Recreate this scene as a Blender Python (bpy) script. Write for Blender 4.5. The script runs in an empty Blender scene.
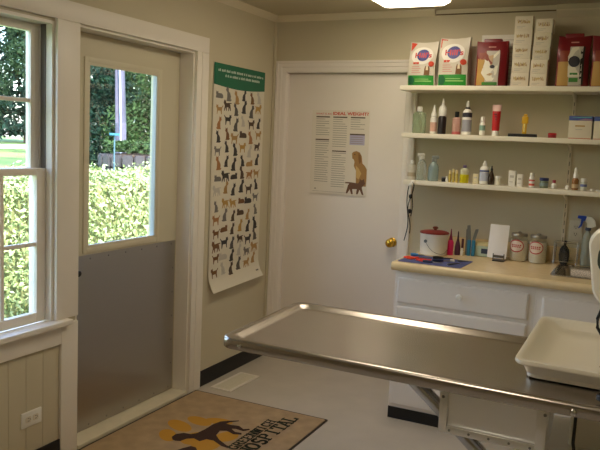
import bpy, bmesh, math, random
from math import pi, sin, cos, radians
from mathutils import Vector, Matrix
random.seed(7)
S = bpy.context.scene
COL = S.collection

# ------------------------------------------------------------------ materials
def lin(c):
    return tuple(((v/255)/12.92 if v/255 <= .04045 else ((v/255+.055)/1.055)**2.4) for v in c)
MATS = {}
def M(name, rgb, rough=.5, metal=0., bump=0., bscale=200., vary=0., vscale=6., trans=0., spec=.5, emit=0., aniso=0.):
    if name in MATS: return MATS[name]
    m = bpy.data.materials.new(name); m.use_nodes = True
    nt = m.node_tree; b = nt.nodes['Principled BSDF']
    c = lin(rgb)
    b.inputs['Base Color'].default_value = (*c, 1)
    b.inputs['Roughness'].default_value = rough
    b.inputs['Metallic'].default_value = metal
    b.inputs['Specular IOR Level'].default_value = spec
    if trans: b.inputs['Transmission Weight'].default_value = trans
    if aniso: b.inputs['Anisotropic'].default_value = aniso
    if emit:
        b.inputs['Emission Color'].default_value = (*c, 1); b.inputs['Emission Strength'].default_value = emit
    tc = nt.nodes.new('ShaderNodeTexCoord')
    if vary:
        n = nt.nodes.new('ShaderNodeTexNoise'); n.inputs['Scale'].default_value = vscale; n.inputs['Detail'].default_value = 5
        nt.links.new(tc.outputs['Object'], n.inputs['Vector'])
        r = nt.nodes.new('ShaderNodeValToRGB')
        r.color_ramp.elements[0].position = .3; r.color_ramp.elements[1].position = .7
        r.color_ramp.elements[0].color = (*[v*(1-vary) for v in c], 1)
        r.color_ramp.elements[1].color = (*[min(1, v*(1+vary)) for v in c], 1)
        nt.links.new(n.outputs['Fac'], r.inputs['Fac']); nt.links.new(r.outputs['Color'], b.inputs['Base Color'])
    if bump:
        n = nt.nodes.new('ShaderNodeTexNoise'); n.inputs['Scale'].default_value = bscale; n.inputs['Detail'].default_value = 3
        nt.links.new(tc.outputs['Object'], n.inputs['Vector'])
        bp = nt.nodes.new('ShaderNodeBump'); bp.inputs['Strength'].default_value = bump; bp.inputs['Distance'].default_value = .002
        nt.links.new(n.outputs['Fac'], bp.inputs['Height']); nt.links.new(bp.outputs['Normal'], b.inputs['Normal'])
    MATS[name] = m
    return m

def leafmat(name, cols, rough=.8, spec=.15):
    m = bpy.data.materials.new(name); m.use_nodes = True
    nt = m.node_tree; b = nt.nodes['Principled BSDF']
    g = nt.nodes.new('ShaderNodeNewGeometry'); r = nt.nodes.new('ShaderNodeValToRGB')
    e = r.color_ramp.elements
    for i, c in enumerate(cols):
        p = i/(len(cols)-1)
        el = e[0] if i == 0 else (e[1] if i == len(cols)-1 else e.new(p))
        el.position = p; el.color = (*lin(c), 1)
    nt.links.new(g.outputs['Random Per Island'], r.inputs['Fac'])
    nt.links.new(r.outputs['Color'], b.inputs['Base Color'])
    b.inputs['Roughness'].default_value = rough; b.inputs['Specular IOR Level'].default_value = spec
    return m

def steelmat(name, rgb, rough, scale=(3, 120, 3)):
    m = M(name, rgb, rough, 1.)
    nt = m.node_tree; b = nt.nodes['Principled BSDF']
    tc = nt.nodes.new('ShaderNodeTexCoord'); mp = nt.nodes.new('ShaderNodeMapping'); n = nt.nodes.new('ShaderNodeTexNoise')
    mp.inputs['Scale'].default_value = scale; n.inputs['Scale'].default_value = 2.; n.inputs['Detail'].default_value = 6
    nt.links.new(tc.outputs['Object'], mp.inputs['Vector']); nt.links.new(mp.outputs['Vector'], n.inputs['Vector'])
    r = nt.nodes.new('ShaderNodeMapRange'); r.inputs['To Min'].default_value = rough-.07; r.inputs['To Max'].default_value = rough+.09
    nt.links.new(n.outputs['Fac'], r.inputs['Value']); nt.links.new(r.outputs['Result'], b.inputs['Roughness'])
    bp = nt.nodes.new('ShaderNodeBump'); bp.inputs['Strength'].default_value = .004; bp.inputs['Distance'].default_value = .001
    nt.links.new(n.outputs['Fac'], bp.inputs['Height']); nt.links.new(bp.outputs['Normal'], b.inputs['Normal'])
    return m

def glassmat(name, tint=(1, 1, 1), refl=.85):
    m = bpy.data.materials.new(name); m.use_nodes = True
    nt = m.node_tree; nt.nodes.remove(nt.nodes['Principled BSDF'])
    out = nt.nodes['Material Output']
    t = nt.nodes.new('ShaderNodeBsdfTransparent'); t.inputs['Color'].default_value = (*tint, 1)
    g = nt.nodes.new('ShaderNodeBsdfGlossy'); g.inputs['Roughness'].default_value = .02
    lw = nt.nodes.new('ShaderNodeLayerWeight'); lw.inputs['Blend'].default_value = .5
    p5 = nt.nodes.new('ShaderNodeMath'); p5.operation = 'POWER'; p5.inputs[1].default_value = 4.
    f = nt.nodes.new('ShaderNodeMath'); f.operation = 'MULTIPLY_ADD'; f.inputs[1].default_value = refl; f.inputs[2].default_value = .035; f.use_clamp = True
    nt.links.new(lw.outputs['Facing'], p5.inputs[0]); nt.links.new(p5.outputs[0], f.inputs[0])
    mx = nt.nodes.new('ShaderNodeMixShader')
    nt.links.new(f.outputs[0], mx.inputs[0]); nt.links.new(t.outputs[0], mx.inputs[1]); nt.links.new(g.outputs[0], mx.inputs[2])
    nt.links.new(mx.outputs[0], out.inputs['Surface'])
    return m

WALL = M('beige_wall_paint', (204, 194, 167), .6, bump=.08, bscale=60, vary=.02, vscale=2)
CEIL = M('ceiling_paint', (196, 186, 158), .7, bump=.1, bscale=80)
TRIM = M('white_trim_paint', (238, 231, 219), .38, vary=.02, vscale=3)
DOORW = M('white_door_paint', (237, 229, 220), .35, vary=.02, vscale=2)
DOORB = M('cream_door_paint', (206, 198, 172), .45, vary=.02, vscale=2)
FLOOR = M('pale_vinyl_floor', (192, 183, 169), .42, bump=.08, bscale=30, vary=.05, vscale=5)
BLACKV = M('black_vinyl', (14, 14, 17), .45)
KICK = steelmat('brushed_kick_plate', (180, 177, 172), .36, (2, 3, 90))
STEEL = steelmat('stainless_steel', (186, 179, 172), .25, (1.5, 5, 1.5))
for n_ in STEEL.node_tree.nodes:
    if n_.type == 'MAP_RANGE': n_.inputs['To Min'].default_value = .22; n_.inputs['To Max'].default_value = .29
    if n_.type == 'BUMP': n_.inputs['Strength'].default_value = 0.
STEELB = steelmat('brushed_housing_steel', (246, 246, 246), .32, (60, 3, 2))
STEELB.node_tree.nodes['Principled BSDF'].inputs['Metallic'].default_value = .85
CHROME = M('chrome', (225, 225, 225), .12, 1.)
GREYM = M('grey_metal', (150, 150, 150), .4, 1.)
BRASS = M('polished_brass', (222, 180, 72), .2, 1.)
CAB = M('cabinet_paint', (240, 233, 223), .4, vary=.02, vscale=3)
LAM = M('beige_laminate', (230, 206, 160), .25, vary=.04, vscale=25)
SHELFM = M('shelf_paint', (235, 227, 208), .4)
CREAM = M('cream_plastic', (241, 234, 215), .35)
WHITE = M('white_plastic', (238, 236, 228), .4)
PAPER = M('white_paper', (236, 232, 222), .75)
BLACK = M('black_plastic', (20, 20, 22), .4)
RED = M('red_plastic', (190, 28, 34), .4)
DKRED = M('dark_red_print', (140, 22, 30), .38)
GREEN = M('green_print', (32, 140, 40), .45)
DKGREEN = M('dark_green_print', (16, 96, 60), .5)
NAVY = M('navy_print', (54, 56, 128), .45)
BLUE = M('blue_plastic', (30, 70, 180), .4)
TEAL = M('teal_blue_plastic', (40, 120, 160), .4)
YEL = M('yellow_plastic', (232, 196, 40), .35)
AMBER = M('amber_glass', (52, 34, 20), .15)
ORANGE = M('orange_plastic', (235, 72, 44), .4)
PINK = M('magenta_plastic', (214, 30, 100), .35)
PURP = M('plum_plastic', (82, 40, 66), .4)
CLEARG = M('clear_plastic', (214, 222, 214), .12, trans=.75)
PGREEN = M('pale_green_liquid', (190, 208, 178), .12, trans=.75)
PBLUE = M('pale_blue_liquid', (178, 200, 202), .15, trans=.65)
PPINK = M('pale_pink_liquid', (218, 172, 160), .2, trans=.3)
YLIQ = M('yellow_liquid', (226, 214, 30), .2, trans=.2)
GREYP = M('grey_print', (120, 116, 110), .6)
DGREY = M('dark_grey_print', (86, 82, 78), .6)
BROWNP = M('brown_print', (120, 82, 44), .6)
TANP = M('tan_print', (176, 138, 84), .6)
OCHRE = M('ochre_print', (186, 146, 76), .6)
DBROWN = M('dark_brown_print', (80, 62, 46), .6)
ORANGEP = M('ginger_print', (168, 118, 70), .6)
PALEG = M('pale_grey_print', (196, 190, 178), .6)
LAV = M('lavender_print', (186, 180, 206), .6)
REDP = M('red_orange_print', (206, 70, 44), .55)
GLASS = glassmat('window_glass')
JARG = glassmat('jar_glass', (.985, .99, .98), .35)
MATM = M('tan_mat_carpet', (172, 146, 112), .95, bump=.8, bscale=500, vary=.12, vscale=14)
MATE = M('mat_rubber_edge', (56, 46, 36), .8)
MATO = M('mat_ochre', (190, 138, 44), .95, bump=.5, bscale=500)
MATD = M('mat_dark_brown', (58, 34, 22), .95, bump=.5, bscale=500)
MATG = M('mat_dark_green', (40, 44, 28), .95, bump=.5, bscale=500)

# ------------------------------------------------------------------ mesh builder
class MB:
    def __init__(s): s.v = []; s.f = []; s.m = []
    def vert(s, p): s.v.append(tuple(p)); return len(s.v)-1
    def face(s, idx, m=0): s.f.append(tuple(idx)); s.m.append(m)
    def poly(s, pts, m=0): s.face([s.vert(p) for p in pts], m)
    def box(s, x0, x1, y0, y1, z0, z1, m=0, bev=0.):
        if bev <= 0:
            i = [s.vert((x, y, z)) for z in (z0, z1) for y in (y0, y1) for x in (x0, x1)]
            for q in ((0, 2, 3, 1), (4, 5, 7, 6), (0, 1, 5, 4), (1, 3, 7, 5), (3, 2, 6, 7), (2, 0, 4, 6)): s.face([i[k] for k in q], m)
            return
        bm = bmesh.new()
        r = bmesh.ops.create_cube(bm, size=1)
        for v in bm.verts:
            v.co = ((x0+x1)/2+v.co.x*(x1-x0), (y0+y1)/2+v.co.y*(y1-y0), (z0+z1)/2+v.co.z*(z1-z0))
        bmesh.ops.bevel(bm, geom=list(bm.edges), offset=bev, segments=2, profile=.6, affect='EDGES')
        s.addbm(bm, m); bm.free()
    def addbm(s, bm, m=0, T=None):
        bm.verts.ensure_lookup_table(); base = len(s.v)
        for v in bm.verts: s.v.append(tuple(T @ v.co if T else v.co))
        for f in bm.faces: s.face([base+v.index for v in f.verts], m)
    def lathe(s, prof, cx=0, cy=0, cz=0, n=20, m=0, sx=1, sy=1, axis='z', cap=True):
        rings = []
        for r, z in prof:
            ring = []
            for k in range(n):
                a = 2*pi*k/n; X, Y = r*cos(a)*sx, r*sin(a)*sy
                if axis == 'z': p = (cx+X, cy+Y, cz+z)
                elif axis == 'y': p = (cx+X, cy+z, cz+Y)
                else: p = (cx+z, cy+X, cz+Y)
                ring.append(s.vert(p))
            rings.append(ring)
        for a, b in zip(rings, rings[1:]):
            for k in range(n): s.face((a[k], a[(k+1) % n], b[(k+1) % n], b[k]), m)
        if cap:
            if prof[0][0] > 1e-6: s.face(rings[0][::-1], m)
            if prof[-1][0] > 1e-6: s.face(rings[-1], m)
    def loft(s, loops, m=0, cap0=True, cap1=True):
        rs = [[s.vert(p) for p in L] for L in loops]; n = len(rs[0])
        for a, b in zip(rs, rs[1:]):
            for k in range(n): s.face((a[k], a[(k+1) % n], b[(k+1) % n], b[k]), m)
        if cap0: s.face(rs[0][::-1], m)
        if cap1: s.face(rs[-1], m)
    def tube(s, pts, r, n=8, m=0):
        pts = [Vector(p) for p in pts]; rings = []
        up = Vector((0, 0, 1))
        for i, p in enumerate(pts):
            t = (pts[min(i+1, len(pts)-1)]-pts[max(i-1, 0)]).normalized()
            a = t.cross(up)
            if a.length < .05: a = t.cross(Vector((1, 0, 0)))
            a.normalize(); b = t.cross(a)
            rr = r[i] if isinstance(r, (list, tuple)) else r
            rings.append([s.vert(p+a*cos(2*pi*k/n)*rr+b*sin(2*pi*k/n)*rr) for k in range(n)])
        for A, B in zip(rings, rings[1:]):
            for k in range(n): s.face((A[k], A[(k+1) % n], B[(k+1) % n], B[k]), m)
        s.face(rings[0][::-1], m); s.face(rings[-1], m)
    def prism(s, poly, f0, f1, m=0):
        """poly 2D; f0/f1 map (a,b) to 3D for both ends"""
        A = [s.vert(f0(a, b)) for a, b in poly]; B = [s.vert(f1(a, b)) for a, b in poly]; n = len(poly)
        s.face(A[::-1], m); s.face(B, m)
        for k in range(n): s.face((A[k], A[(k+1) % n], B[(k+1) % n], B[k]), m)
    def flat(s, poly, fn, m=0): s.face([s.vert(fn(a, b)) for a, b in poly], m)
    def grid(s, fn, nu, nv, m=0, close=False):
        g = [[s.vert(fn(i/nu, j/nv)) for i in range(nu+1)] for j in range(nv+1)]
        for j in range(nv):
            for i in range(nu): s.face((g[j][i], g[j][i+1], g[j+1][i+1], g[j+1][i]), m)
    def ell(s, ca, cb, ra, rb, fn, m=0, n=20, rings=3):
        c = s.vert(fn(ca, cb)); prev = None
        for q in range(1, rings+1):
            t = q/rings
            R = [s.vert(fn(ca+ra*t*cos(2*pi*k/n), cb+rb*t*sin(2*pi*k/n))) for k in range(n)]
            for k in range(n):
                if prev is None: s.face((c, R[k], R[(k+1) % n]), m)
                else: s.face((prev[k], R[k], R[(k+1) % n], prev[(k+1) % n]), m)
            prev = R
    def ring(s, ca, cb, ra, rb, w, fn, m=0, n=24):
        A = [s.vert(fn(ca+ra*cos(2*pi*k/n), cb+rb*sin(2*pi*k/n))) for k in range(n)]
        B = [s.vert(fn(ca+(ra-w)*cos(2*pi*k/n), cb+(rb-w)*sin(2*pi*k/n))) for k in range(n)]
        for k in range(n): s.face((A[k], A[(k+1) % n], B[(k+1) % n], B[k]), m)
    def rect(s, a0, a1, b0, b1, fn, m=0, nu=4, nv=4):
        s.grid(lambda i, j: fn(a0+(a1-a0)*i, b0+(b1-b0)*j), nu, nv, m)
    def text(s, txt, a0, a1, b0, b1, fn, m=0, bold=0.):
        cu = bpy.data.curves.new('lettering', 'FONT'); cu.body = txt; cu.resolution_u = 2; cu.offset = bold
        ob = bpy.data.objects.new('lettering', cu); COL.objects.link(ob)
        bpy.context.view_layer.update()
        me = ob.evaluated_get(bpy.context.evaluated_depsgraph_get()).to_mesh()
        vs = [v.co.copy() for v in me.vertices]; fs = [tuple(p.vertices) for p in me.polygons]
        ob.evaluated_get(bpy.context.evaluated_depsgraph_get()).to_mesh_clear()
        bpy.data.objects.remove(ob); bpy.data.curves.remove(cu)
        if not vs: return
        x0, x1 = min(v.x for v in vs), max(v.x for v in vs); y0, y1 = min(v.y for v in vs), max(v.y for v in vs)
        base = len(s.v)
        for v in vs: s.v.append(tuple(fn(a0+(a1-a0)*(v.x-x0)/(x1-x0), b0+(b1-b0)*(v.y-y0)/(y1-y0))))
        for f in fs: s.face([base+k for k in f], m)
    def build(s, name, mats, parent=None, loc=None, smooth=40, rot=None):
        me = bpy.data.meshes.new(name); me.from_pydata(s.v, [], s.f)
        if not isinstance(mats, (list, tuple)): mats = [mats]
        for m in mats: me.materials.append(m)
        for p, mi in zip(me.polygons, s.m): p.material_index = mi
        bm = bmesh.new(); bm.from_mesh(me); bmesh.ops.recalc_face_normals(bm, faces=bm.faces); bm.to_mesh(me); bm.free()
        if smooth:
            me.polygons.foreach_set('use_smooth', [True]*len(me.polygons))
            me.set_sharp_from_angle(angle=radians(smooth))
        me.update()
        o = bpy.data.objects.new(name, me); COL.objects.link(o)
        if parent: o.parent = parent
        if loc: o.location = loc
        if rot: o.rotation_euler = rot
        return o

def tag(o, label, cat, group=None):
    o['label'] = label; o['category'] = cat
    if group: o['group'] = group
    return o
def thing(name, label, cat, loc, rz=0, group=None):
    o = bpy.data.objects.new(name, None); COL.objects.link(o); o.empty_display_size = .05
    o.location = loc; o.rotation_euler = (0, 0, rz)
    return tag(o, label, cat, group)
def copy_tree(o, parent=None):
    c = o.copy(); COL.objects.link(c)
    if parent: c.parent = parent
    for ch in list(o.children): copy_tree(ch, c)
    return c
def struct(name, mb, mats, parent=None, smooth=30):
    o = mb.build(name, mats, parent, smooth=smooth)
    if not parent: o['kind'] = 'structure'
    return o
def sbox(name, b, mat, bev=0.):
    mb = MB(); mb.box(*b, bev=bev); return struct(name, mb, mat)
def rrect(x0, x1, y0, y1, r, z, n=6):
    pts = []
    for cx, cy, a0 in ((x1-r, y1-r, 0), (x0+r, y1-r, 90), (x0+r, y0+r, 180), (x1-r, y0+r, 270)):
        for k in range(n+1):
            a = radians(a0+90*k/n); pts.append((cx+r*cos(a), cy+r*sin(a), z))
    return pts

# ------------------------------------------------------------------ room shell
RX, RY, H = 3.9, -6.6, 2.42
sbox('floor', (-.14, RX+.1, RY-.1, .14, -.12, 0), FLOOR)
sbox('ceiling', (-.4, RX+.3, RY-.3, .3, H, H+.2), CEIL)
D0, D1, DT = -1.926, -.972, 2.058          # outside door opening on the left wall
W0, W1, WB, WT = -2.775, -2.067, .66, 2.046  # window opening
mb = MB()
for b in ((RY, W0, 0, H), (W0, W1, 0, WB), (W0, W1, WT, H), (W1, D0, 0, H), (D0, D1, DT, H), (D1, 0, 0, H)):
    mb.box(-.14, 0, b[0], b[1], b[2], b[3])
struct('wall_left', mb, WALL)
B0, B1, BT = .105, .975, 2.037             # inner door opening on the back wall
mb = MB()
for b in ((-.14, B0, 0, H), (B0, B1, BT, H), (B1, RX, 0, H)): mb.box(b[0], b[1], 0, .14, b[2], b[3])
mb.box(B0, B1, .12, .14, 0, BT)
struct('wall_back', mb, WALL)
sbox('wall_right', (RX, RX+.1, RY, .14, 0, H), WALL)
sbox('wall_front', (-.14, RX+.1, RY-.1, RY, 0, H), WALL)

# crown moulding
def crown(name, prof_len, fn):
    mb = MB(); pr = [(0, 0), (.032, 0), (.03, -.008), (.016, -.02), (.008, -.034), (0, -.04)]
    mb.prism(pr, lambda a, b: fn(a, b, prof_len[0]), lambda a, b: fn(a, b, prof_len[1]))
    return struct(name, mb, M('moulding_paint', (222, 211, 184), .45))
crown('trim_1', (RY, 0), lambda a, b, t: (a, t, H+b))
crown('trim_2', (0, 1.135), lambda a, b, t: (t, -a, H+b))
crown('trim_3', (1.86, RX), lambda a, b, t: (t, -a, H-.03+b))
sbox('trim_4', (1.86, RX, -.026, 0, H-.03, H), CEIL)
sbox('trim_5', (1.14, 1.858, -.006, 0, H-.034, H-.027), M('gap_shadow_strip', (104, 88, 62), .8))  # dark-coloured strip standing in for the shadowed gap between crown pieces
# corner bead
mb = MB(); mb.lathe([(.012, 0), (.012, H-.04)], 0.008, -.008, 0, 10); struct('trim_6', mb, WALL)

# casing around the window and the outside door (one run of boards each)
sbox('trim_7', (0, .02, -2.9, -.852, DT, 2.147), TRIM, .003)
mb = MB(); mb.box(0, .02, D1, -.852, 0, DT, bev=.003); mb.box(.02, .024, D1+.045, D1+.05, 0, DT); struct('trim_8', mb, TRIM)
sbox('trim_9', (0, .02, W1, D0, .685, DT), TRIM, .003)
sbox('trim_10', (0, .02, -2.034, D0, 0, .66), TRIM, .003)
sbox('trim_11', (0, .02, -6.5, -2.034, .567, .66), TRIM, .003)
sbox('trim_12', (0, .02, -2.9, W0, .685, DT), TRIM, .003)
mb = MB(); mb.box(-.03, .055, -2.93, -1.992, .66, .685, bev=.006); struct('trim_13', mb, TRIM)
# vertical boarded panel under the window
mb = MB(); y = -2.036
while y > -5.2:
    mb.box(0, .006, y-.098, y, 0, .566, bev=.0012); y -= .1
struct('trim_14', mb, WALL)
# jambs of the outside door
mb = MB(); mb.box(-.14, 0, D1-.014, D1, 0, DT); mb.box(-.14, 0, D0, D0+.012, 0, DT); mb.box(-.14, 0, D0+.012, D1-.014, DT-.012, DT)
mb.box(-.14, -.128, D1-.04, D1-.014, 0, DT-.012)
struct('trim_15', mb, TRIM)
# threshold
mb = MB(); mb.box(-.14, .018, D0+.012, D1-.014, 0, .022, bev=.004); struct('trim_16', mb, M('threshold_paint', (216, 206, 180), .5, vary=.06, vscale=12))
# black vinyl skirting
mb = MB(); mb.box(0, .008, -.852, -.02, 0, .1, bev=.002); struct('baseboard_left', mb, BLACKV)
mb = MB(); mb.box(.006, .014, -5.2, -2.034, 0, .1, bev=.002); struct('baseboard_left_window', mb, BLACKV)
mb = MB(); mb.box(1.052, 1.185, -.01, 0, 0, .1, bev=.002); struct('baseboard_back', mb, BLACKV)
# casing of the inner door
CAS = [(0, 0), (.02, 0), (.02, .014), (.016, .018), (.016, .04), (.012, .046), (.012, .066), (.006, .077), (0, .079)]
def casing_v(name, x, sgn):
    mb = MB()
    mb.prism(CAS, lambda a, b: (x+sgn*b, -a, 0), lambda a, b: (x+sgn*b, -a, BT+.077-b*.98)); return struct(name, mb, DOORW)
casing_v('trim_17', .026, 1); casing_v('trim_18', 1.052, -1)
mb = MB(); mb.prism(CAS, lambda a, b: (.026+b*.98, -a, BT+.077-b), lambda a, b: (1.052-b*.98, -a, BT+.077-b)); struct('trim_19', mb, DOORW)
mb = MB(); mb.box(B0, B0+.003, 0, .04, 0, BT); mb.box(B1-.003, B1, 0, .04, 0, BT); mb.box(B0, B1, 0, .04, BT-.003, BT)
struct('trim_20', mb, DOORW)

# ------------------------------------------------------------------ inner door (door_2)
mb = MB(); mb.box(B0+.004, B1-.004, .036, .076, .008, BT-.005, bev=.002)
d2 = struct('door_2', mb, DOORW)
mb = MB(); kx, kz = .958, .922
mb.lathe([(.031, 0), (.032, -.004), (.028, -.008), (.012, -.010), (.011, -.026), (.016, -.030), (.027, -.038), (.030, -.050), (.027, -.061), (.016, -.068), (0, -.069)], kx-.032, .036, kz, 24, axis='y')
mb.build('door_knob', BRASS, d2)['label'] = 'round polished brass knob'

# ------------------------------------------------------------------ outside door (door_1)
gy0, gy1, gz0, gz1 = -1.745, -1.2, .985, 1.9
ya, yb = D0+.014, D1-.016
mb = MB()
for b in ((ya, gy0, .024, 2.044), (gy1, yb, .024, 2.044), (gy0, gy1, .024, gz0), (gy0, gy1, gz1, 2.044)): mb.box(-.134, -.092, *b)
d1 = struct('door_1', mb, DOORB)
mb = MB()
for t0, t1, xx in ((.0, .022, -.085), (.022, .036, -.088)):
    y0, y1, z0, z1 = gy0-.036+t0, gy1+.036-t0, gz0-.03+t0, gz1+.03-t0
    w = t1-t0+.003
    mb.box(-.092, xx, y0, y0+w, z0, z1, bev=.002); mb.box(-.092, xx, y1-w, y1, z0, z1, bev=.002)
    mb.box(-.092, xx, y0+w, y1-w, z0, z0+w, bev=.002); mb.box(-.092, xx, y0+w, y1-w, z1-w, z1, bev=.002)
mb.build('glazing_bead', M('cream_bead_paint', (212, 204, 179), .4), d1)
mb = MB(); w = .006
mb.box(-.116, -.092, gy0, gy0+w, gz0, gz1); mb.box(-.116, -.092, gy1-w, gy1, gz0, gz1); mb.box(-.116, -.092, gy0+w, gy1-w, gz0, gz0+w); mb.box(-.116, -.092, gy0+w, gy1-w, gz1-w, gz1)
mb.build('glazing_spacer', M('spacer_grey', (180, 186, 190), .3), d1)
mb = MB(); mb.box(-.116, -.112, gy0, gy1, gz0, gz1); mb.build('glass', GLASS, d1)
mb = MB(); mb.box(-.092, -.0895, ya+.025, yb-.012, .026, .945); kp = mb.build('kick_plate', KICK, d1)
kp['label'] = 'brushed metal kick plate'
mb = MB()
for k in range(7):
    for z in (.045, .925): mb.lathe([(.006, 0), (.004, .002), (0, .0025)], -.0895, ya+.05+k*(yb-ya-.1)/6, z, 8, axis='x')
for k in range(1, 6):
    for y in (ya+.04, yb-.03): mb.lathe([(.006, 0), (.004, .002), (0, .0025)], -.0895, y, .045+.88*k/6, 8, axis='x')
mb.build('screws', GREYM, kp)
mb = MB(); mb.lathe([(.016, 0), (.016, .004), (.012, .008), (0, .009)], -.0895, -1.808, .857, 14, axis='x'); mb.build('latch_bore', BLACK, kp)

# ------------------------------------------------------------------ window_1
wr = bpy.data.objects.new('window_1', None); COL.objects.link(wr); wr['kind'] = 'structure'
mb = MB(); mb.box(-.14, 0, W1-.014, W1, .66, WT); mb.box(-.14, 0, W0, W0+.014, .66, WT); mb.box(-.14, 0, W0+.014, W1-.014, WT-.014, WT); mb.box(-.14, -.03, W0+.014, W1-.014, .66, .672)
mb.build('window_jamb', TRIM, wr)
mb = MB(); mb.box(-.066, -.036, W1-.017, W1-.0135, 1.39, WT-.014); mb.box(-.066, -.036, W0+.0135, W0+.017, 1.39, WT-.014); mb.build('sash_track', M('grey_track_vinyl', (104, 96, 88), .5), wr)
def sash(name, xa, xb, z0, z1, rb, rt, zm):
    ya, yb = W0+.018, W1-.018
    st = .05; mb = MB()
    mb.box(xa, xb, ya, ya+st, z0, z1, bev=.003); mb.box(xa, xb, yb-st, yb, z0, z1, bev=.003)
    mb.box(xa, xb, ya+st, yb-st, z0, z0+rb, bev=.003); mb.box(xa, xb, ya+st, yb-st, z1-rt, z1, bev=.003)
    w = (yb-ya-2*st)/3
    for k in (1, 2): mb.box(xa+.004, xb-.004, ya+st+k*w-.01, ya+st+k*w+.01, z0+rb, z1-rt, bev=.002)
    mb.box(xa+.006, xb-.006, ya+st, yb-st, zm-.009, zm+.009, bev=.002)
    o = mb.build(name, TRIM, wr)
    mb = MB(); xm = (xa+xb)/2; mb.box(xm-.002, xm+.002, ya+st-.004, yb-st+.004, z0+rb-.004, z1-rt+.004); mb.build('panes', GLASS, o)
sash('lower_sash', -.066, -.034, .685, 1.392, .045, .032, 1.047)
sash('upper_sash', -.104, -.072, 1.36, 2.03, .032, .035, 1.692)

# ------------------------------------------------------------------ ceiling lights
def light(name, label, x0, x1, y0, y1, em):
    t = thing(name, label, 'ceiling light', ((x0+x1)/2, (y0+y1)/2, H))
    hx, hy = (x1-x0)/2, (y1-y0)/2
    mb = MB(); mb.loft([rrect(-hx+.02, hx-.02, -hy+.005, hy-.005, .004, 0, 2), rrect(-hx+.02, hx-.02, -hy+.005, hy-.005, .004, -.022, 2)])
    mb.build('housing', WHITE, t)
    mb = MB(); mb.loft([rrect(-hx+.01, hx-.01, -hy, hy, .02, -.022, 4), rrect(-hx, hx, -hy, hy, .03, -.034, 4), rrect(-hx+.004, hx-.004, -hy+.004, hy-.004, .03, -.05, 4), rrect(-hx+.03, hx-.03, -hy+.012, hy-.012, .03, -.064, 4)], 0)
    mb.build('diffuser', M('lit_diffuser_'+name[-1], (255, 239, 214), .5, emit=em), t)
light('ceiling_light', 'lit rectangular wrap ceiling light just in front of the back wall shelves', .94, 1.352, -1.68, -.44, 5.)
light('ceiling_light', 'lit rectangular wrap ceiling light nearer the viewer, away from the shelves', 1.5, 1.912, -4.15, -2.91, 26.)

# ------------------------------------------------------------------ wall items
# floor register
t = thing('floor_vent', 'white metal floor register beside the black skirting and tan mat', 'vent', (.146, -.628, 0), radians(-1.5))
mb = MB()
for b in ((-.075, .075, -.178, -.162), (-.075, .075, .162, .178), (-.075, -.055, -.162, .162), (.055, .075, -.162, .162)): mb.box(b[0], b[1], b[2], b[3], 0, .007, bev=.002)
mb.build('vent_frame', TRIM, t)
mb = MB()
for k in range(26): mb.box(-.055, .055, -.16+k*.0125, -.153+k*.0125, .001, .005)
mb.box(-.004, .004, -.162, .162, .001, .006); mb.box(-.055, .055, -.162, .162, 0, .001)
mb.build('vent_louvres', M('register_louvre', (228, 222, 204), .5), t)

def outlet(label, f, w, h, pm, sm):
    """f(a,b,d): a along wall, b up, d out of wall"""
    t = thing('electrical_outlet', label, 'electrical outlet', f(0, 0, 0))
    o = Vector(f(0, 0, 0)); g = lambda a, b, d: Vector(f(a, b, d))-o
    mb = MB()
    mb.loft([[g(a, b, .0) for a, b, _ in rrect(-w/2, w/2, -h/2, h/2, .004, 0, 3)], [g(a, b, .004) for a, b, _ in rrect(-w/2, w/2, -h/2, h/2, .004, 0, 3)], [g(a, b, .006) for a, b, _ in rrect(-w/2+.004, w/2-.004, -h/2+.004, h/2-.004, .003, 0, 3)]])
    mb.build('cover_plate', pm, t)
    for s in (-1, 1):
        A, B = (s*w*.18, 0) if w > h else (0, s*h*.18)
        mb = MB(); mb.loft([[g(A+a, B+b, d) for a, b, _ in rrect(-.016, .016, -.014, .014, .008, 0, 4)] for d in (.006, .0075)])
        so = mb.build('socket', sm, t)
        mb = MB()
        for q in (-.006, .006):
            (mb.flat([(A-.005, B+q-.0012), (A+.005, B+q-.0012), (A+.005, B+q+.0012), (A-.005, B+q+.0012)], lambda a, b: g(a, b, .0078)) if w > h else
             mb.flat([(A+q-.0012, B-.005), (A+q+.0012, B-.005), (A+q+.0012, B+.005), (A+q-.0012, B+.005)], lambda a, b: g(a, b, .0078)))
        mb.ell(A+(.010 if w > h else 0), B-(0 if w > h else .010), .0025, .0025, lambda a, b: g(a, b, .0078), n=8, rings=1)
        mb.build('slots', BLACK, so)
outlet('white duplex outlet laid sideways on the beige panel under the window', lambda a, b, d: (.006+d, -2.206+a, .261+b), .118, .072, WHITE, M('ivory_socket', (224, 216, 198), .4))
outlet('white upright outlet plate on the back wall behind the blue trigger sprayer', lambda a, b, d: (2.068+a, -d, 1.114+b), .072, .116, M('painted_plate', (214, 206, 184), .5), M('painted_socket', (208, 200, 178), .5))

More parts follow.
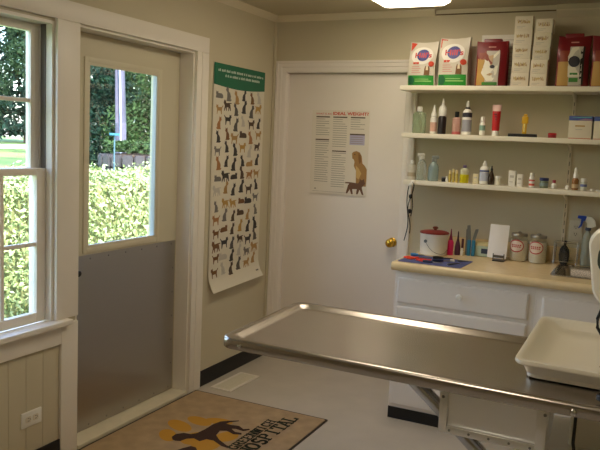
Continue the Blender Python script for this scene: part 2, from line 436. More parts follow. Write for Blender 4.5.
# animal silhouettes, unit box, facing left
SIT = [(.18, .0), (.8, 0), (.98, .1), (.9, .14), (.82, .12), (.84, .35), (.7, .55), (.52, .66), (.5, .82), (.48, 1), (.4, .9), (.26, .9), (.18, 1), (.15, .8), (.1, .72), (.2, .64), (.3, .58), (.3, .3), (.26, .08)]
STAND = [(.12, 0), (.2, 0), (.26, .32), (.62, .34), (.7, 0), (.79, 0), (.8, .4), (.84, .62), (.98, .8), (.94, .88), (.76, .68), (.36, .66), (.28, .74), (.28, .92), (.2, .86), (.1, .86), (.05, .94), (.03, .74), (.0, .64), (.1, .58), (.14, .4)]
WALK = [(.08, 0), (.16, 0), (.28, .3), (.36, .02), (.44, .02), (.42, .32), (.64, .3), (.6, 0), (.68, 0), (.76, .28), (.88, .02), (.95, .04), (.86, .5), (.8, .62), (1, .62), (.99, .7), (.7, .7), (.36, .66), (.3, .8), (.3, .95), (.22, .86), (.14, .88), (.09, .96), (.06, .78), (.02, .66), (.1, .56), (.18, .42)]
LOAF = [(.05, .1), (.9, .08), (1, .2), (.96, .45), (.8, .6), (.5, .62), (.36, .6), (.34, .84), (.26, .76), (.16, .76), (.1, .86), (.06, .6), (.1, .44), (.05, .25)]
SHAPES = [SIT, SIT, STAND, WALK, LOAF]
# breed poster on the left wall
px, pya, pyb, pz1 = .006, -.775, -.14, 2.02
t = thing('cat_poster', 'tall hanging poster of many small cats under a green banner', 'poster', (0, (pya+pyb)/2, .62))
pw, ph = pyb-pya, pz1-.62
def pf(a, b, d=0.):      # a 0..1 along wall, b 0..1 up
    curl = .045*max(0, (.09-b)/.09)**2
    return (px+curl+d, pya-t.location.y+pw*a, ph*b-.025*(1-a)*(1-b))
mb = MB()
mb.grid(lambda i, j: pf(i, j), 6, 40, 0); mb.grid(lambda i, j: pf(i, j, -.0015), 6, 40, 0)
mb.build('poster_sheet', M('poster_paper', (224, 217, 198), .6), t)
mb = MB(); curve = lambda i, j: pf(i, .915+.012*sin(pi*i)*(1-j)*-1+.085*j-.006*(1-j), .0012)
mb.grid(curve, 12, 4, 0); mb.build('poster_banner', M('banner_green', (20, 104, 74), .55), t)
mb = MB(); R = random.Random(3)
for y0, a0, a1 in ((.966, .07, .95), (.945, .2, .86)):
    a = a0
    while a < a1:
        w = R.uniform(.012, .022); mb.flat([(a, y0), (a+w, y0), (a+w, y0+R.choice((.009, .012))), (a, y0+.009)], lambda A, B: pf(A, B-.012*A*.0, .0024)); a += w+R.choice((.006, .006, .02))
mb.build('banner_lettering', M('banner_letter_white', (196, 214, 200), .6), t)
mb = MB(); cm = [DGREY, DBROWN, BROWNP, TANP, OCHRE, ORANGEP, GREYP, PALEG, M('black_print', (56, 52, 50), .6)]
wts = [8, 4, 1, 0, 2, 3, 5, 6, 8, 2, 1]
for j in range(14):
    for i in range(6):
        sh = R.choice(SHAPES); mi = R.choices(range(9), [4, 4, 4, 3, 3, 3, 3, 2, 5])[0]
        w, h = (.12, .05) if sh in (SIT,) else (.155, .043)
        if sh is LOAF: h = .036
        ca = .035+(i+.5)*.155+R.uniform(-.012, .012); cb = .868-j*.0605+R.uniform(-.006, .006)+(.012 if i % 2 else 0)
        fl = R.choice((-1, 1)); rs = R.uniform(.85, 1.08)
        mb.flat([(ca+fl*(x-.5)*w*rs, cb+(y-.5)*h*1.25*rs) for x, y in sh], lambda A, B: pf(A, B, .0014), mi)
mb.rect(.9, .955, .028, .034, lambda A, B: pf(A, B, .0014), 6, 1, 1)
mb.build('printed_cats', cm, t, smooth=0)

# weight poster on the inner door
t = thing('weight_poster', 'white paper chart with red heading and a dog taped on the white inner door', 'poster', (.508, .036, 1.499))
def wf(a, b, d=0.): return (-.212+.424*a+.006*(1-b), -.003-d-.004*(1-b)**2, -.287+.575*b)
mb = MB(); mb.grid(lambda i, j: wf(i, j), 4, 10); mb.grid(lambda i, j: wf(i, j, -.0012), 4, 10)
mb.build('poster_sheet', M('chart_paper', (230, 222, 208), .65), t)
mb = MB(); F = lambda a, b: wf(a, b, .001)
mb.text('IDEAL WEIGHT?', .37, .98, .942, .98, F, 0, .03); mb.text('WHAT IS AN', .07, .34, .944, .966, F, 0)
mb.build('heading', REDP, t)
mb = MB()
R = random.Random(5)
for a0, a1, b1, b0, heads in ((.075, .315, .925, .14, (.925, .655)), (.375, .62, .925, .09, (.925, .525)), (.68, .925, .925, .77, (.925,))):
    b = b1-.03
    for hb in heads: mb.rect(a0, a1, hb-.014, hb, F, 1, 1, 1)
    while b > b0:
        if not any(-.012 < b-hb < .03 for hb in heads):
            e = a1-R.choice((0, 0, .01, .03, .08)); mb.rect(a0, e, b-.0055, b, F, 0, 1, 1)
        b -= .0265
mb.rect(.675, .93, .60, .73, lambda a, b: wf(a, b, .0007), 2, 1, 1); mb.rect(.675, .93, .714, .73, F, 1, 1, 1)
for k in range(4): mb.rect(.69, .9, .615+k*.024, .62+k*.024, F, 0, 1, 1)
mb.ell(.1, .06, .012, .008, F, 1, 8, 1); mb.rect(.05, .66, .028, .031, F, 0, 1, 1)
mb.build('text_columns', [M('chart_text', (150, 140, 128), .6), M('chart_bar', (92, 76, 60), .6), LAV], t, smooth=0)
mb = MB()
DOG = [(.725, .5), (.75, .52), (.8, .53), (.86, .515), (.895, .47), (.91, .39), (.955, .36), (.99, .32), (.99, .22), (.985, .12), (.815, .12), (.81, .22), (.805, .3), (.765, .355), (.775, .4), (.76, .43), (.735, .44)]
mb.flat(DOG, lambda a, b: wf(a, b, .0008), 0)
mb.flat([(.835, .51), (.88, .48), (.89, .41), (.86, .38), (.84, .43)], lambda a, b: wf(a, b, .0014), 3)
mb.flat([(.80, .36), (.85, .33), (.90, .27), (.86, .2), (.815, .22)], lambda a, b: wf(a, b, .0014), 1)
mb.ell(.775, .49, .012, .008, lambda a, b: wf(a, b, .0014), 2, 8, 1)
cat = [(1-x, y) for x, y in WALK][::-1]
mb.flat([(.63+.36*(x*.98), .02+.2*y) for x, y in cat], lambda a, b: wf(a, b, .002), 2)
mb.build('printed_animals', [M('golden_coat_print', (168, 126, 70), .6), M('pale_gold_print', (204, 168, 104), .6), M('tabby_print', (112, 78, 54), .6), M('deep_gold_print', (138, 96, 50), .6)], t, smooth=0)

# ------------------------------------------------------------------ entrance mat
t = thing('entrance_mat', 'tan printed entrance mat lying in front of the kick-plated outside door', 'mat', (.02, -.895, 0))
mb = MB(); mb.loft([rrect(0, .9, -1.53, 0, .01, .0, 2), rrect(0, .9, -1.53, 0, .01, .004, 2)]); mb.build('mat_border', MATE, t)
mb = MB(); mb.loft([rrect(.012, .888, -1.515, -.012, .008, .004, 2), rrect(.014, .886, -1.513, -.014, .008, .007, 2)]); mb.build('mat_pile', MATM, t)
mf = lambda x, y, z=.0076: (x-.02, y+.895, z)
mb = MB()
def toe(cx, cy, rl, rw, ang):
    ca, sa = cos(ang), sin(ang); zz = .0074+.00000012*len(mb.v)
    mb.ell(0, 0, rl, rw, lambda a, b: mf(cx+a*ca-b*sa, cy+a*sa+b*ca, zz), 0, 20, 2)
toe(.268, -1.415, .095, .05, radians(-25)); toe(.322, -1.305, .085, .048, radians(-15)); toe(.415, -1.25, .08, .042, radians(10)); toe(.29, -1.55, .08, .045, radians(-45))
toe(.56, -1.405, .075, .055, radians(80)); toe(.53, -1.56, .09, .06, radians(70)); toe(.45, -1.50, .1, .08, radians(60))
mb.build('paw_print', MATO, t, smooth=0)
mb = MB(); dg = [(.345, -1.585), (.322, -1.56), (.318, -1.52), (.345, -1.485), (.385, -1.478), (.405, -1.45), (.412, -1.39), (.412, -1.30), (.425, -1.25), (.455, -1.22), (.503, -1.185), (.51, -1.195), (.475, -1.235), (.468, -1.26), (.50, -1.262), (.545, -1.25), (.585, -1.275), (.61, -1.255), (.622, -1.265), (.60, -1.30), (.55, -1.295), (.53, -1.305), (.565, -1.33), (.605, -1.325), (.615, -1.345), (.575, -1.362), (.52, -1.34), (.49, -1.36), (.505, -1.42), (.55, -1.46), (.62, -1.50), (.645, -1.50), (.64, -1.525), (.60, -1.52), (.53, -1.485), (.49, -1.49), (.475, -1.53), (.43, -1.515), (.40, -1.54), (.39, -1.58), (.365, -1.59)]
mb.flat(dg, lambda x, y: mf(x, y, .0084))
mb.flat([(.43, -1.70), (.45, -1.64), (.47, -1.60), (.50, -1.60), (.56, -1.66), (.56, -1.72)], lambda x, y: mf(x, y, .0080))
mb.build('dog_emblem', MATD, t, smooth=0)
mb = MB()
tf = lambda a, b: mf(-b, a, .0086)
# hand-cut serif capitals on a 1x1 cell
def strokes(ch):
    L = {'H': [((.12, 0), (.12, 1)), ((.88, 0), (.88, 1)), ((.12, .5), (.88, .5))], 'I': [((.5, 0), (.5, 1))], 'T': [((.5, 0), (.5, 1)), ((.02, .95), (.98, .95)), ((.05, .95), (.05, .75)), ((.95, .95), (.95, .75))],
         'L': [((.2, 0), (.2, 1)), ((.2, .05), (.9, .05)), ((.9, .05), (.92, .3))], 'A': [((.06, 0), (.5, 1)), ((.5, 1), (.94, 0)), ((.25, .35), (.75, .35))],
         'E': [((.15, 0), (.15, 1)), ((.15, .05), (.9, .05)), ((.15, .95), (.88, .95)), ((.15, .52), (.7, .52)), ((.9, .05), (.9, .22)), ((.88, .95), (.88, .78))],
         'N': [((.12, 0), (.12, 1)), ((.12, 1), (.86, 0)), ((.86, 0), (.86, 1))], 'W': [((.0, 1), (.26, 0)), ((.26, 0), (.5, .95)), ((.5, .95), (.76, 0)), ((.76, 0), (1, 1))],
         'P': [((.15, 0), (.15, 1)), ((.15, .95), (.7, .92)), ((.7, .92), (.86, .73)), ((.86, .73), (.7, .5)), ((.7, .5), (.15, .47))]}
    L['R'] = L['P']+[((.45, .48), (.9, .02))]
    def arc(a0, a1, cx=.5, cy=.5, rx=.42, ry=.46, n=10): return [((cx+rx*cos(radians(a0+(a1-a0)*k/n)), cy+ry*sin(radians(a0+(a1-a0)*k/n))), (cx+rx*cos(radians(a0+(a1-a0)*(k+1)/n)), cy+ry*sin(radians(a0+(a1-a0)*(k+1)/n)))) for k in range(n)]
    L['O'] = arc(0, 360, n=16); L['C'] = arc(40, 320); L['G'] = arc(40, 350)+[((.62, .45), (.92, .45)), ((.86, .45), (.86, .1))]
    L['S'] = arc(30, 260, .5, .73, .34, .24)+arc(90, -150, .5, .26, .36, .24)
    return L[ch]
def word(txt, a0, a1, b0, b1, wt):
    n = len(txt); cw = (a1-a0)/n
    for k, ch in enumerate(txt):
        ox, w = a0+k*cw+cw*.06, cw*.88
        st = strokes(ch)
        for (p, q) in st:
            P = Vector((ox+p[0]*w, b0+p[1]*(b1-b0))); Q = Vector((ox+q[0]*w, b0+q[1]*(b1-b0)))
            d = (Q-P).normalized()
            th = wt*(.55 if abs(d.y) < .3 else 1.); nn = Vector((-d.y, d.x))*th/2; e = d*wt*.2
            mb.flat([tuple(P-e+nn), tuple(Q+e+nn), tuple(Q+e-nn), tuple(P-e-nn)], tf)
        if ch in 'HIPRNTLAWE':
            for (p, q) in st:
                if abs(p[0]-q[0]) < .5 and abs(p[1]-q[1]) > .9:
                    for e in (p, q):
                        if ch == 'T' and e[1] > .9: continue
                        X, Yb = ox+e[0]*w, b0+e[1]*(b1-b0); s = -1 if e[1] > .5 else 1
                        mb.flat([(X-wt*1.15, Yb), (X+wt*1.15, Yb), (X+wt*1.15, Yb+s*wt*.35), (X-wt*1.15, Yb+s*wt*.35)], tf)
word('GREENWICH', -1.525, -1.085, -.687, -.633, .0135); word('HOSPITAL', -1.545, -.98, -.777, -.697, .019)
mb.build('mat_lettering', MATG, t, smooth=0)

# ------------------------------------------------------------------ wall shelves and standards
SH = [1.932, 1.6455, 1.3585]
sl = ['top of three white wall shelves, holding bags and stacked boxes', 'middle of three white wall shelves, holding the red tube', 'lowest of three white wall shelves, holding small bottles above the counter']
for z, l, dx in zip(SH, sl, (-.022, .004, .034)):
    t = thing('wall_shelf', l, 'shelf', (1.035, 0, z), group=None)
    mb = MB(); mb.box(dx, 2.2, -.25, -.004, -.028, 0, bev=.003); mb.build('shelf_board', SHELFM, t)
    for sx in (.97, 1.9):
        mb = MB(); mb.prism([(-.03, -.028), (-.22, -.028), (-.22, -.034), (-.03, -.075)], lambda a, b: (sx-.004, a, b), lambda a, b: (sx+.004, a, b)); mb.build('bracket', SHELFM, t)
for x, l in ((2.0, 'slotted white shelf standard on the back wall above the sink'), (2.93, 'slotted white shelf standard at the far right end of the back wall')):
    t = thing('shelf_standard', l, 'shelf rail', (x, 0, 1.02))
    mb = MB(); mb.box(-.009, .009, -.003, 0, 0, .88); mb.box(-.009, -.006, -.012, -.003, 0, .88); mb.box(.006, .009, -.012, -.003, 0, .88); 
    for k in range(17): mb.box(-.002, .002, -.0036, -.003, .02+k*.05, .045+k*.05, 1)
    mb.build('channel', [SHELFM, M('slot_grey', (140, 132, 118), .6)], t)

# ---------- things on the top shelf
def bag(name, label, x, z, w, h, d, matf, rz=0, y=-.13, lean=0., pinch=.8, group=None):
    t = thing(name, label, 'bag', (x, y, z+.0005), rz, group)
    def front(s, q, off=0., sgn=-1):      # s -1..1 across, q 0..1 up
        prof = (1-pinch*max(0, (q-.55)/.45)**1.5)*(.82+.18*min(1, q/.12))
        dd = d/2*prof*(1-.35*abs(s)**4)
        wob = .004*sin(q*9+s*3+x*40)+.003*sin(s*7+q*5+x*11)
        ww = w/2*(1-.03*sin(pi*q))*(1+.02*q)
        return (s*ww+.004*sin(q*5+x*20)*q, sgn*(dd+max(wob, -.002)*.6+off)-lean*q*.06, h*q+(.008*s*s*q if q > .9 else 0))
    mb = MB(); nu, nv = 10, 14
    mb.grid(lambda i, j: front(2*i-1, j), nu, nv); mb.grid(lambda i, j: front(1-2*i, j, 0, 1), nu, nv)
    for sd in (-1, 1):
        mb.grid(lambda i, j: tuple(Vector(front(sd, j))*(1-i)+Vector(front(sd, j, 0, 1))*i+Vector((-.012*sd*sin(pi*i)*(1-j*.6), 0, 0))), 4, nv)
    mb.grid(lambda i, j: tuple(Vector(front(2*i-1, 0))*(1-j)+Vector(front(2*i-1, 0, 0, 1))*j), nu, 2)
    mb.grid(lambda i, j: tuple(Vector(front(2*i-1, 1))*(1-j)+Vector(front(2*i-1, 1, 0, 1))*j), nu, 2)
    mb.build('bag_body', matf, t)
    return t, front
BAGW = M('white_bag_film', (212, 204, 188), .35)
def white_bag(label, x, w, h, rz):
    t, fr = bag('pet_food_bag', label, x, SH[0], w, h, .1, BAGW, rz, -.14, group='white and green food bags on the top shelf')
    F = lambda a, b, o=.0025: fr(a*2-1, b, o)
    mb = MB(); mb.rect(.03, .97, .02, .245, F, 0, 8, 4); mb.build('green_band', GREEN, t)
    mb = MB(); mb.ell(.16, .13, .12, .1, lambda a, b: F(a, b, .0045), 0, 14, 2); mb.rect(.3, .9, .1, .125, lambda a, b: F(a, b, .0045), 1, 5, 1); mb.rect(.3, .8, .15, .165, lambda a, b: F(a, b, .0045), 1, 5, 1)
    mb.build('band_print', [DKGREEN, M('pale_green_print', (150, 200, 120), .5)], t)
    mb = MB(); mb.ell(.5, .69, .4, .2, F, 0, 24, 3); mb.build('oval_field', PAPER, t)
    mb = MB(); mb.ell(.54, .7, .225, .135, lambda a, b: F(a, b, .0045), 0, 24, 3); mb.build('blue_oval', NAVY, t)
    mb = MB(); mb.text("Hill's", .25, .86, .64, .765, lambda a, b: F(a, b, .0065), 0, .02); mb.build('logo_lettering', RED, t)
    mb = MB(); mb.flat([(.04, .98), (.26, .97), (.05, .8)], F, 0); mb.build('corner_flash', REDP, t)
    mb = MB(); mb.ell(.87, .5, .1, .06, lambda a, b: F(a, b, .004), 0, 14, 2); mb.build('red_roundel', REDP, t)
    mb = MB(); mb.rect(.2, .42, .5, .545, F, 0, 3, 1); mb.build('red_heading', REDP, t)
    mb = MB()
    for k in range(4): mb.rect(.16, .5-.06*(k % 2), .3+k*.045, .315+k*.045, F, 0, 3, 1)
    mb.build('small_print', M('pink_print', (206, 150, 140), .6), t)
    mb = MB(); mb.flat([(.62, .25), (.82, .25), (.83, .4), (.8, .46), (.77, .44), (.7, .44), (.68, .47), (.64, .4)], lambda a, b: F(a, b, .005), 0)
    mb.flat([(.69, .36), (.78, .36), (.77, .44), (.7, .44)], lambda a, b: F(a, b, .0065), 1); mb.build('printed_animal', [BROWNP, M('cream_print', (230, 214, 180), .6)], t)
    return t
white_bag('white and green dog food bag at the left end of the top shelf', 1.119, .172, .265, 0)
white_bag('slightly taller white and green dog food bag, second from the left on the top shelf', 1.314, .182, .285, radians(-3))
t, _ = bag('pet_food_bag', 'plain pale bag edge showing behind the second white and green bag', 1.412, SH[0], .08, .255, .04, M('pale_bag_film', (206, 190, 172), .4), 0, -.045)

def red_bag(label, x, w, h, rz, kind, group):
    t, fr = bag('pet_food_bag', label, x, SH[0], w, h, .11, M('red_bag_film', (118, 18, 28), .3), rz, -.13, pinch=.6, group=group)
    F = lambda a, b, o=.003: fr(a*2-1, b, o)
    mb = MB(); y = fr(0, 1)[1]*.0
    mb.box(-w*.3, w*.28, -.024, .024, h-.012, h+.02, bev=.006); mb.build('folded_top', M('red_bag_film', (118, 18, 28), .3), t)
    G = lambda a, b: F(a, b, .005); K = lambda a, b: F(a, b, .0065)
    if kind == 'cat':
        mb = MB(); mb.rect(.05, .34, .03, .62, F, 0, 3, 6); mb.rect(.34, .78, .03, .8, F, 1, 5, 8); mb.rect(.1, .34, .6, .76, F, 2, 3, 2)
        mb.flat([(.2, .3), (.3, .55), (.28, .8), (.42, .68), (.58, .7), (.76, .82), (.76, .5), (.72, .3), (.6, .12), (.4, .12)], G, 3)
        mb.flat([(.28, .8), (.42, .68), (.4, .56), (.3, .6)], K, 2); mb.flat([(.42, .68), (.58, .7), (.56, .5), (.5, .42)], K, 4)
        mb.ell(.56, .44, .085, .04, K, 5, 12, 1); mb.flat([(.26, .72), (.31, .76), (.56, .52), (.52, .48)], K, 2); mb.flat([(.38, .26), (.5, .24), (.62, .28), (.5, .3)], K, 4)
        mb.rect(.25, .75, .03, .1, G, 6, 4, 1)
    else:
        mb = MB(); mb.rect(.05, .4, .03, .5, F, 0, 3, 6); mb.rect(.4, .8, .03, .8, F, 1, 5, 8); mb.rect(.1, .4, .5, .72, F, 2, 3, 2); mb.rect(.74, .86, .05, .8, F, 7, 2, 6)
        mb.flat([(.38, .2), (.36, .6), (.46, .78), (.66, .8), (.74, .6), (.74, .2)], G, 3)
        mb.ell(.56, .5, .18, .11, K, 5, 18, 2); mb.rect(.42, .7, .1, .18, K, 6, 3, 1); mb.rect(.44, .68, .24, .28, K, 6, 3, 1)
    mb.build('printed_panel', [OCHRE, PALEG, M('rust_print', (140, 60, 36), .5), M('off_white_print', (228, 222, 204), .45), M('beige_print', (190, 160, 120), .5), M('ink_print', (48, 46, 56), .5), M('leaf_green_print', (64, 130, 56), .5), M('charcoal_print', (44, 40, 36), .5)], t)
    mb = MB(); mb.rect(.4, .64, .9, .925, lambda a, b: F(a, b*.97, .004), 0, 4, 1); mb.build('small_print', M('pink_print', (206, 150, 140), .6), t)
    return t
red_bag('red food bag with a white cat face, left of the stacked white boxes', 1.536, .178, .26, 0, 'cat', None)
red_bag('red food bag with dark oval panel, just right of the stacked white boxes', 1.987, .172, .28, radians(2), 'dog', 'red bags right of the box stacks')
red_bag('red food bag at the right edge of the photo, beyond its matching neighbour', 2.172, .172, .28, radians(-2), 'dog', 'red bags right of the box stacks')
mb = MB(); mb.box(-.1, .1, -.012, .012, 0, .318, bev=.002)
t = thing('carton', 'flat pale carton standing behind the red cat bag', 'box', (1.545, -.035, SH[0]+.0005)); mb.build('box_body', PAPER, t)
mb = MB()
for k in range(12): mb.rect(-.09, .09, .01+k*.025, .014+k*.025, lambda a, b: (a, -.0125, b), 0, 1, 1)
mb.build('printed_lines', PALEG, t)

def carton(label, x, y, z, w, d, h, rz):
    t = thing('carton', label, 'box', (x, y, z), rz, 'white cat print boxes stacked on the top shelf')
    mb = MB(); mb.box(-w/2, w/2, -d/2, d/2, 0, h, bev=.0015); mb.build('box_body', M('white_card', (226, 216, 196), .55), t)
    mb = MB(); F = lambda a, b: (-w/2+w*a, -d/2-.0006, h*b)
    R = random.Random(int(x*1000+z*5000))
    for k in range(7):
        sh = R.choice(SHAPES); cx = .12+.1*k
        mb.flat([(cx+(a)*.13, .42+.3*b+R.uniform(-.0, .08)) for a, b in sh], F, R.choice((0, 1, 2)))
    mb.rect(.12, .6, .25, .29, F, 3, 1, 1); mb.rect(.12, .45, .14, .18, F, 3, 1, 1)
    mb.build('printed_cats', [M('light_brown_print', (172, 140, 104), .6), M('light_tan_print', (192, 164, 122), .6), M('light_gold_print', (200, 176, 120), .6), PALEG], t, smooth=0)
hh = [.079]*5; nm = ['bottom', 'second lowest', 'middle', 'second highest', 'topmost']
z = SH[0]+.0005
for k in range(5):
    carton(f'white cat print box, {nm[k]} of the left stack beside the red bag', 1.708+.001*(k % 2), -.15, z, .099, .07, .0795, radians([0, 1, -1, .5, 0][k])); z += .0800
z = SH[0]+.0005
for k in range(5):
    carton(f'white cat print box, {nm[k]} of the right crooked stack', 1.811+[0, 0, .003, .006, .012][k], -.15, z, .092, .07, .0755, radians([-1, -2, 2, 1, -3][k])); z += .0760

# ---------- bottles
def lathe_thing(name, label, cat, x, y, z, parts, group=None, rz=0):
    t = thing(name, label, cat, (x, y, z+.0005), rz, group)
    for nme, mat, prof, *ov in parts:
        sx, sy = (ov+[1, 1])[:2] if ov else (1, 1)
        mb = MB(); mb.lathe(prof, n=22, sx=sx, sy=sy); mb.build(nme, mat, t)
    return t
def body(w, h, nr, sh=.02, r=.004):   # bottle body profile: half width w, total height h, neck radius nr, shoulder height sh
    return [(w-r, 0), (w, r), (w, h-sh), (w*.94, h-sh*.7), (w*.72, h-sh*.35), (nr*1.05, h-sh*.08), (nr, h)]
def cyl(r, z0, z1, b=.002): return [(r-b, z0), (r, z0+b), (r, z1-b), (r-b, z1)]
def band(r, z0, z1): return [(r, z0), (r+.0006, z0), (r+.0006, z1), (r, z1)]
CONE = lambda r, z0, z1, tip=.002: [(r, z0), (r, z0+.012), (r*.8, z0+.016), (tip*1.6, z1-.012), (tip, z1)]
z = SH[1]; Y2 = -.17
lathe_thing('bottle', 'squat clear bottle of pale green liquid with white cap, left on the middle shelf', 'bottle', 1.123, Y2, z, [('bottle_body', PGREEN, body(.042, .135, .014), 1, .6), ('cap', WHITE, cyl(.0165, .133, .163))])
lathe_thing('bottle', 'slim white cone-tipped bottle beside the pale green bottle', 'bottle', 1.214, Y2, z, [('bottle_body', WHITE, body(.02, .105, .011, .012)), ('cone_tip', WHITE, [(.017, .104), (.017, .12), (.011, .135), (.006, .16), (.003, .176)]), ('label_band', M('peach_label', (214, 170, 150), .5), band(.02, .015, .07))])
lathe_thing('bottle', 'black bottle with tall white cone nozzle on the middle shelf', 'bottle', 1.267, Y2, z, [('bottle_body', M('near_black_plastic', (30, 22, 24), .3), body(.025, .11, .018, .01)), ('cone_nozzle', WHITE, [(.0225, .109), (.024, .115), (.024, .15), (.02, .163), (.008, .178), (.004, .215)])])
lathe_thing('bottle', 'short pale pink bottle with black cap on the middle shelf', 'bottle', 1.356, Y2, z, [('bottle_body', PPINK, body(.026, .105, .012, .012), 1, .75), ('cap', BLACK, cyl(.0125, .104, .138)), ('base_label', M('rose_label', (180, 84, 84), .5), band(.026, .004, .018), 1, .75)])
lathe_thing('spray_bottle', 'white spray bottle with dark label and fine mist top on the middle shelf', 'spray bottle', 1.418, Y2, z, [('bottle_body', WHITE, body(.028, .155, .013, .02)), ('collar', DGREY, cyl(.0145, .153, .166)), ('mist_top', WHITE, [(.009, .165), (.010, .185), (.007, .198), (.004, .204)]), ('dark_label', M('ink_label', (54, 54, 66), .5), band(.028, .105, .132)), ('blue_label', M('slate_label', (160, 160, 170), .5), band(.028, .02, .09))])
lathe_thing('bottle', 'small white capped bottle just left of the red tube', 'bottle', 1.512, Y2, z, [('bottle_body', WHITE, body(.0165, .08, .011, .012)), ('cap', WHITE, cyl(.0125, .08, .111)), ('label_band', M('aqua_label', (140, 176, 160), .5), band(.0165, .03, .06))])
# red tube standing on its cap
t = thing('squeeze_tube', 'red squeeze tube standing on its white cap on the middle shelf', 'tube', (1.59, Y2, z+.0005))
mb = MB(); mb.lathe([(.019, 0), (.02, .002), (.02, .026), (.018, .03)], n=20); mb.build('cap', WHITE, t)
def oval(rx, ry, zz): return [(rx*cos(2*pi*k/24), ry*sin(2*pi*k/24), zz) for k in range(24)]
mb = MB(); mb.loft([oval(.018, .018, .03), oval(.022, .021, .036), oval(.023, .018, .09), oval(.0245, .009, .145)]); tb = mb.build('tube_body', RED, t)
mb = MB(); mb.loft([oval(.0245, .009, .145), oval(.0258, .004, .165), oval(.0265, .0018, .182)]); mb.build('crimped_end', M('pale_pink_plastic', (230, 190, 180), .4), t)
mb = MB(); q = lambda a, b: (a, -.0195-.0025*(1-abs(b-.06)/.06), b)
for k, wz in enumerate((.13, .115, .1)): mb.flat([(-.012+.006*k, wz), (.006, wz), (.006, wz-.007), (-.012+.006*k, wz-.007)], lambda a, b: (a, -.0225+.1*max(0, b-.09), b))
mb.build('printed_mark', M('wine_print', (110, 16, 26), .5), tb)
# black base with yellow tool
t = thing('instrument_stand', 'black low tray holding a yellow upright tool on the middle shelf', 'instrument', (1.748, -.18, z+.0005))
mb = MB(); mb.box(-.078, .078, -.03, .03, 0, .018, bev=.004); mb.build('base_tray', BLACK, t)
mb = MB(); mb.box(-.003, .021, -.007, .007, .018, .085, bev=.003); mb.box(-.009, .027, -.011, .011, .076, .118, bev=.006); mb.box(.0, .02, -.008, .008, .118, .132, bev=.003); mb.build('yellow_tool', M('amber_yellow_plastic', (216, 168, 30), .35), t)
mb = MB(); mb.box(.005, .012, -.0085, -.007, .03, .075); mb.build('tool_strip', M('pale_yellow_plastic', (240, 226, 150), .4), t)
lathe_thing('pot', 'small red round pot left of the blue-topped tissue boxes', 'pot', 1.911, Y2, z, [('pot_body', M('brick_red_plastic', (150, 34, 40), .4), [(.02, 0), (.023, .003), (.023, .018), (.02, .02)]), ('lid', RED, [(.0235, .018), (.0235, .026), (.019, .029)])])
def tissue(label, x):
    t = thing('carton', label, 'box', (x, -.15, z+.0005), 0, 'white boxes with blue tops on the middle shelf')
    w, d, h = .122, .115, .125
    mb = MB(); mb.box(-w/2, w/2, -d/2, d/2, 0, h, bev=.0015); mb.build('box_body', M('white_card', (226, 216, 196), .55), t)
    mb = MB(); mb.box(-w/2-.001, w/2+.001, -d/2-.001, d/2+.001, h-.024, h+.001, bev=.001); mb.build('blue_top', M('blue_card', (74, 92, 160), .5), t)
    F = lambda a, b: (-w/2+w*a, -d/2-.002, h*b)
    mb = MB(); mb.flat([(.35, .83), (.7, .9), (1, .87), (1, .81), (.6, .82)], F, 2); mb.flat([(.05, .93), (.95, .99), (.95, .95), (.4, .93)], F, 3)
    F2 = lambda a, b: (-w/2+w*a, -d/2-.0007, h*b)
    mb.rect(.28, .7, .54, .6, F2, 0, 1, 1); mb.rect(.02, .98, .0, .035, F2, 1, 1, 1); mb.rect(.3, .6, .4, .43, F2, 4, 1, 1)
    mb.build('printed_marks', [OCHRE, M('salmon_print', (206, 120, 90), .6), M('mauve_print', (170, 130, 160), .6), M('aqua_print', (110, 190, 190), .6), PALEG], t, smooth=0)
tissue('white box with blue wave top, left of the pair on the middle shelf', 2.06); tissue('white box with blue wave top at the right edge of the middle shelf', 2.192)

z = SH[2]; Y3 = -.19
lathe_thing('bottle', 'cloudy white bottle at the far left end of the lowest shelf', 'bottle', 1.098, -.18, z, [('bottle_body', M('frosted_plastic', (216, 210, 194), .3, trans=.3), body(.026, .095, .012, .02)), ('cap', WHITE, cyl(.0135, .095, .12)), ('label_band', M('tan_label', (180, 166, 140), .5), band(.026, .02, .045))])
def spray(name, label, x, y, z, r, h, bm, top, rz=0):
    t = thing(name, label, 'spray bottle', (x, y, z+.0005), rz)
    mb = MB(); mb.lathe(body(r, h, .012, .05), n=22); mb.build('bottle_body', bm, t)
    mb = MB(); mb.lathe(cyl(.0135, h, h+.016), n=16); mb.build('collar', top, t)
    mb = MB(); mb.box(-.03, .014, -.009, .009, h+.016, h+.035, bev=.005); mb.box(-.018, -.010, -.004, .004, h-.008, h+.018, bev=.002); mb.build('trigger_head', top, t)
    return t
spray('spray_bottle', 'clear empty spray bottle near the left end of the lowest shelf', 1.163, Y3, z, .031, .13, CLEARG, M('clear_white_plastic', (222, 220, 210), .3), radians(25))
spray('spray_bottle', 'spray bottle of pale blue liquid on the lowest shelf', 1.238, Y3, z, .033, .12, PBLUE, M('smoky_plastic', (150, 156, 150), .3), radians(200))
lathe_thing('jar', 'tiny black pot with a shiny rim on the lowest shelf', 'pot', 1.305, Y3, z, [('pot_body', BLACK, cyl(.013, 0, .022)), ('lid', GREYM, cyl(.0135, .022, .03))])
lathe_thing('bottle', 'tiny white bottle beside the black pot on the lowest shelf', 'bottle', 1.327, -.2, z, [('bottle_body', WHITE, body(.0085, .022, .005, .006)), ('cap', WHITE, cyl(.006, .022, .034))])
ytc = [(1.342, .070, 'leftmost'), (1.363, .080, 'middle'), (1.384, .074, 'rightmost')]
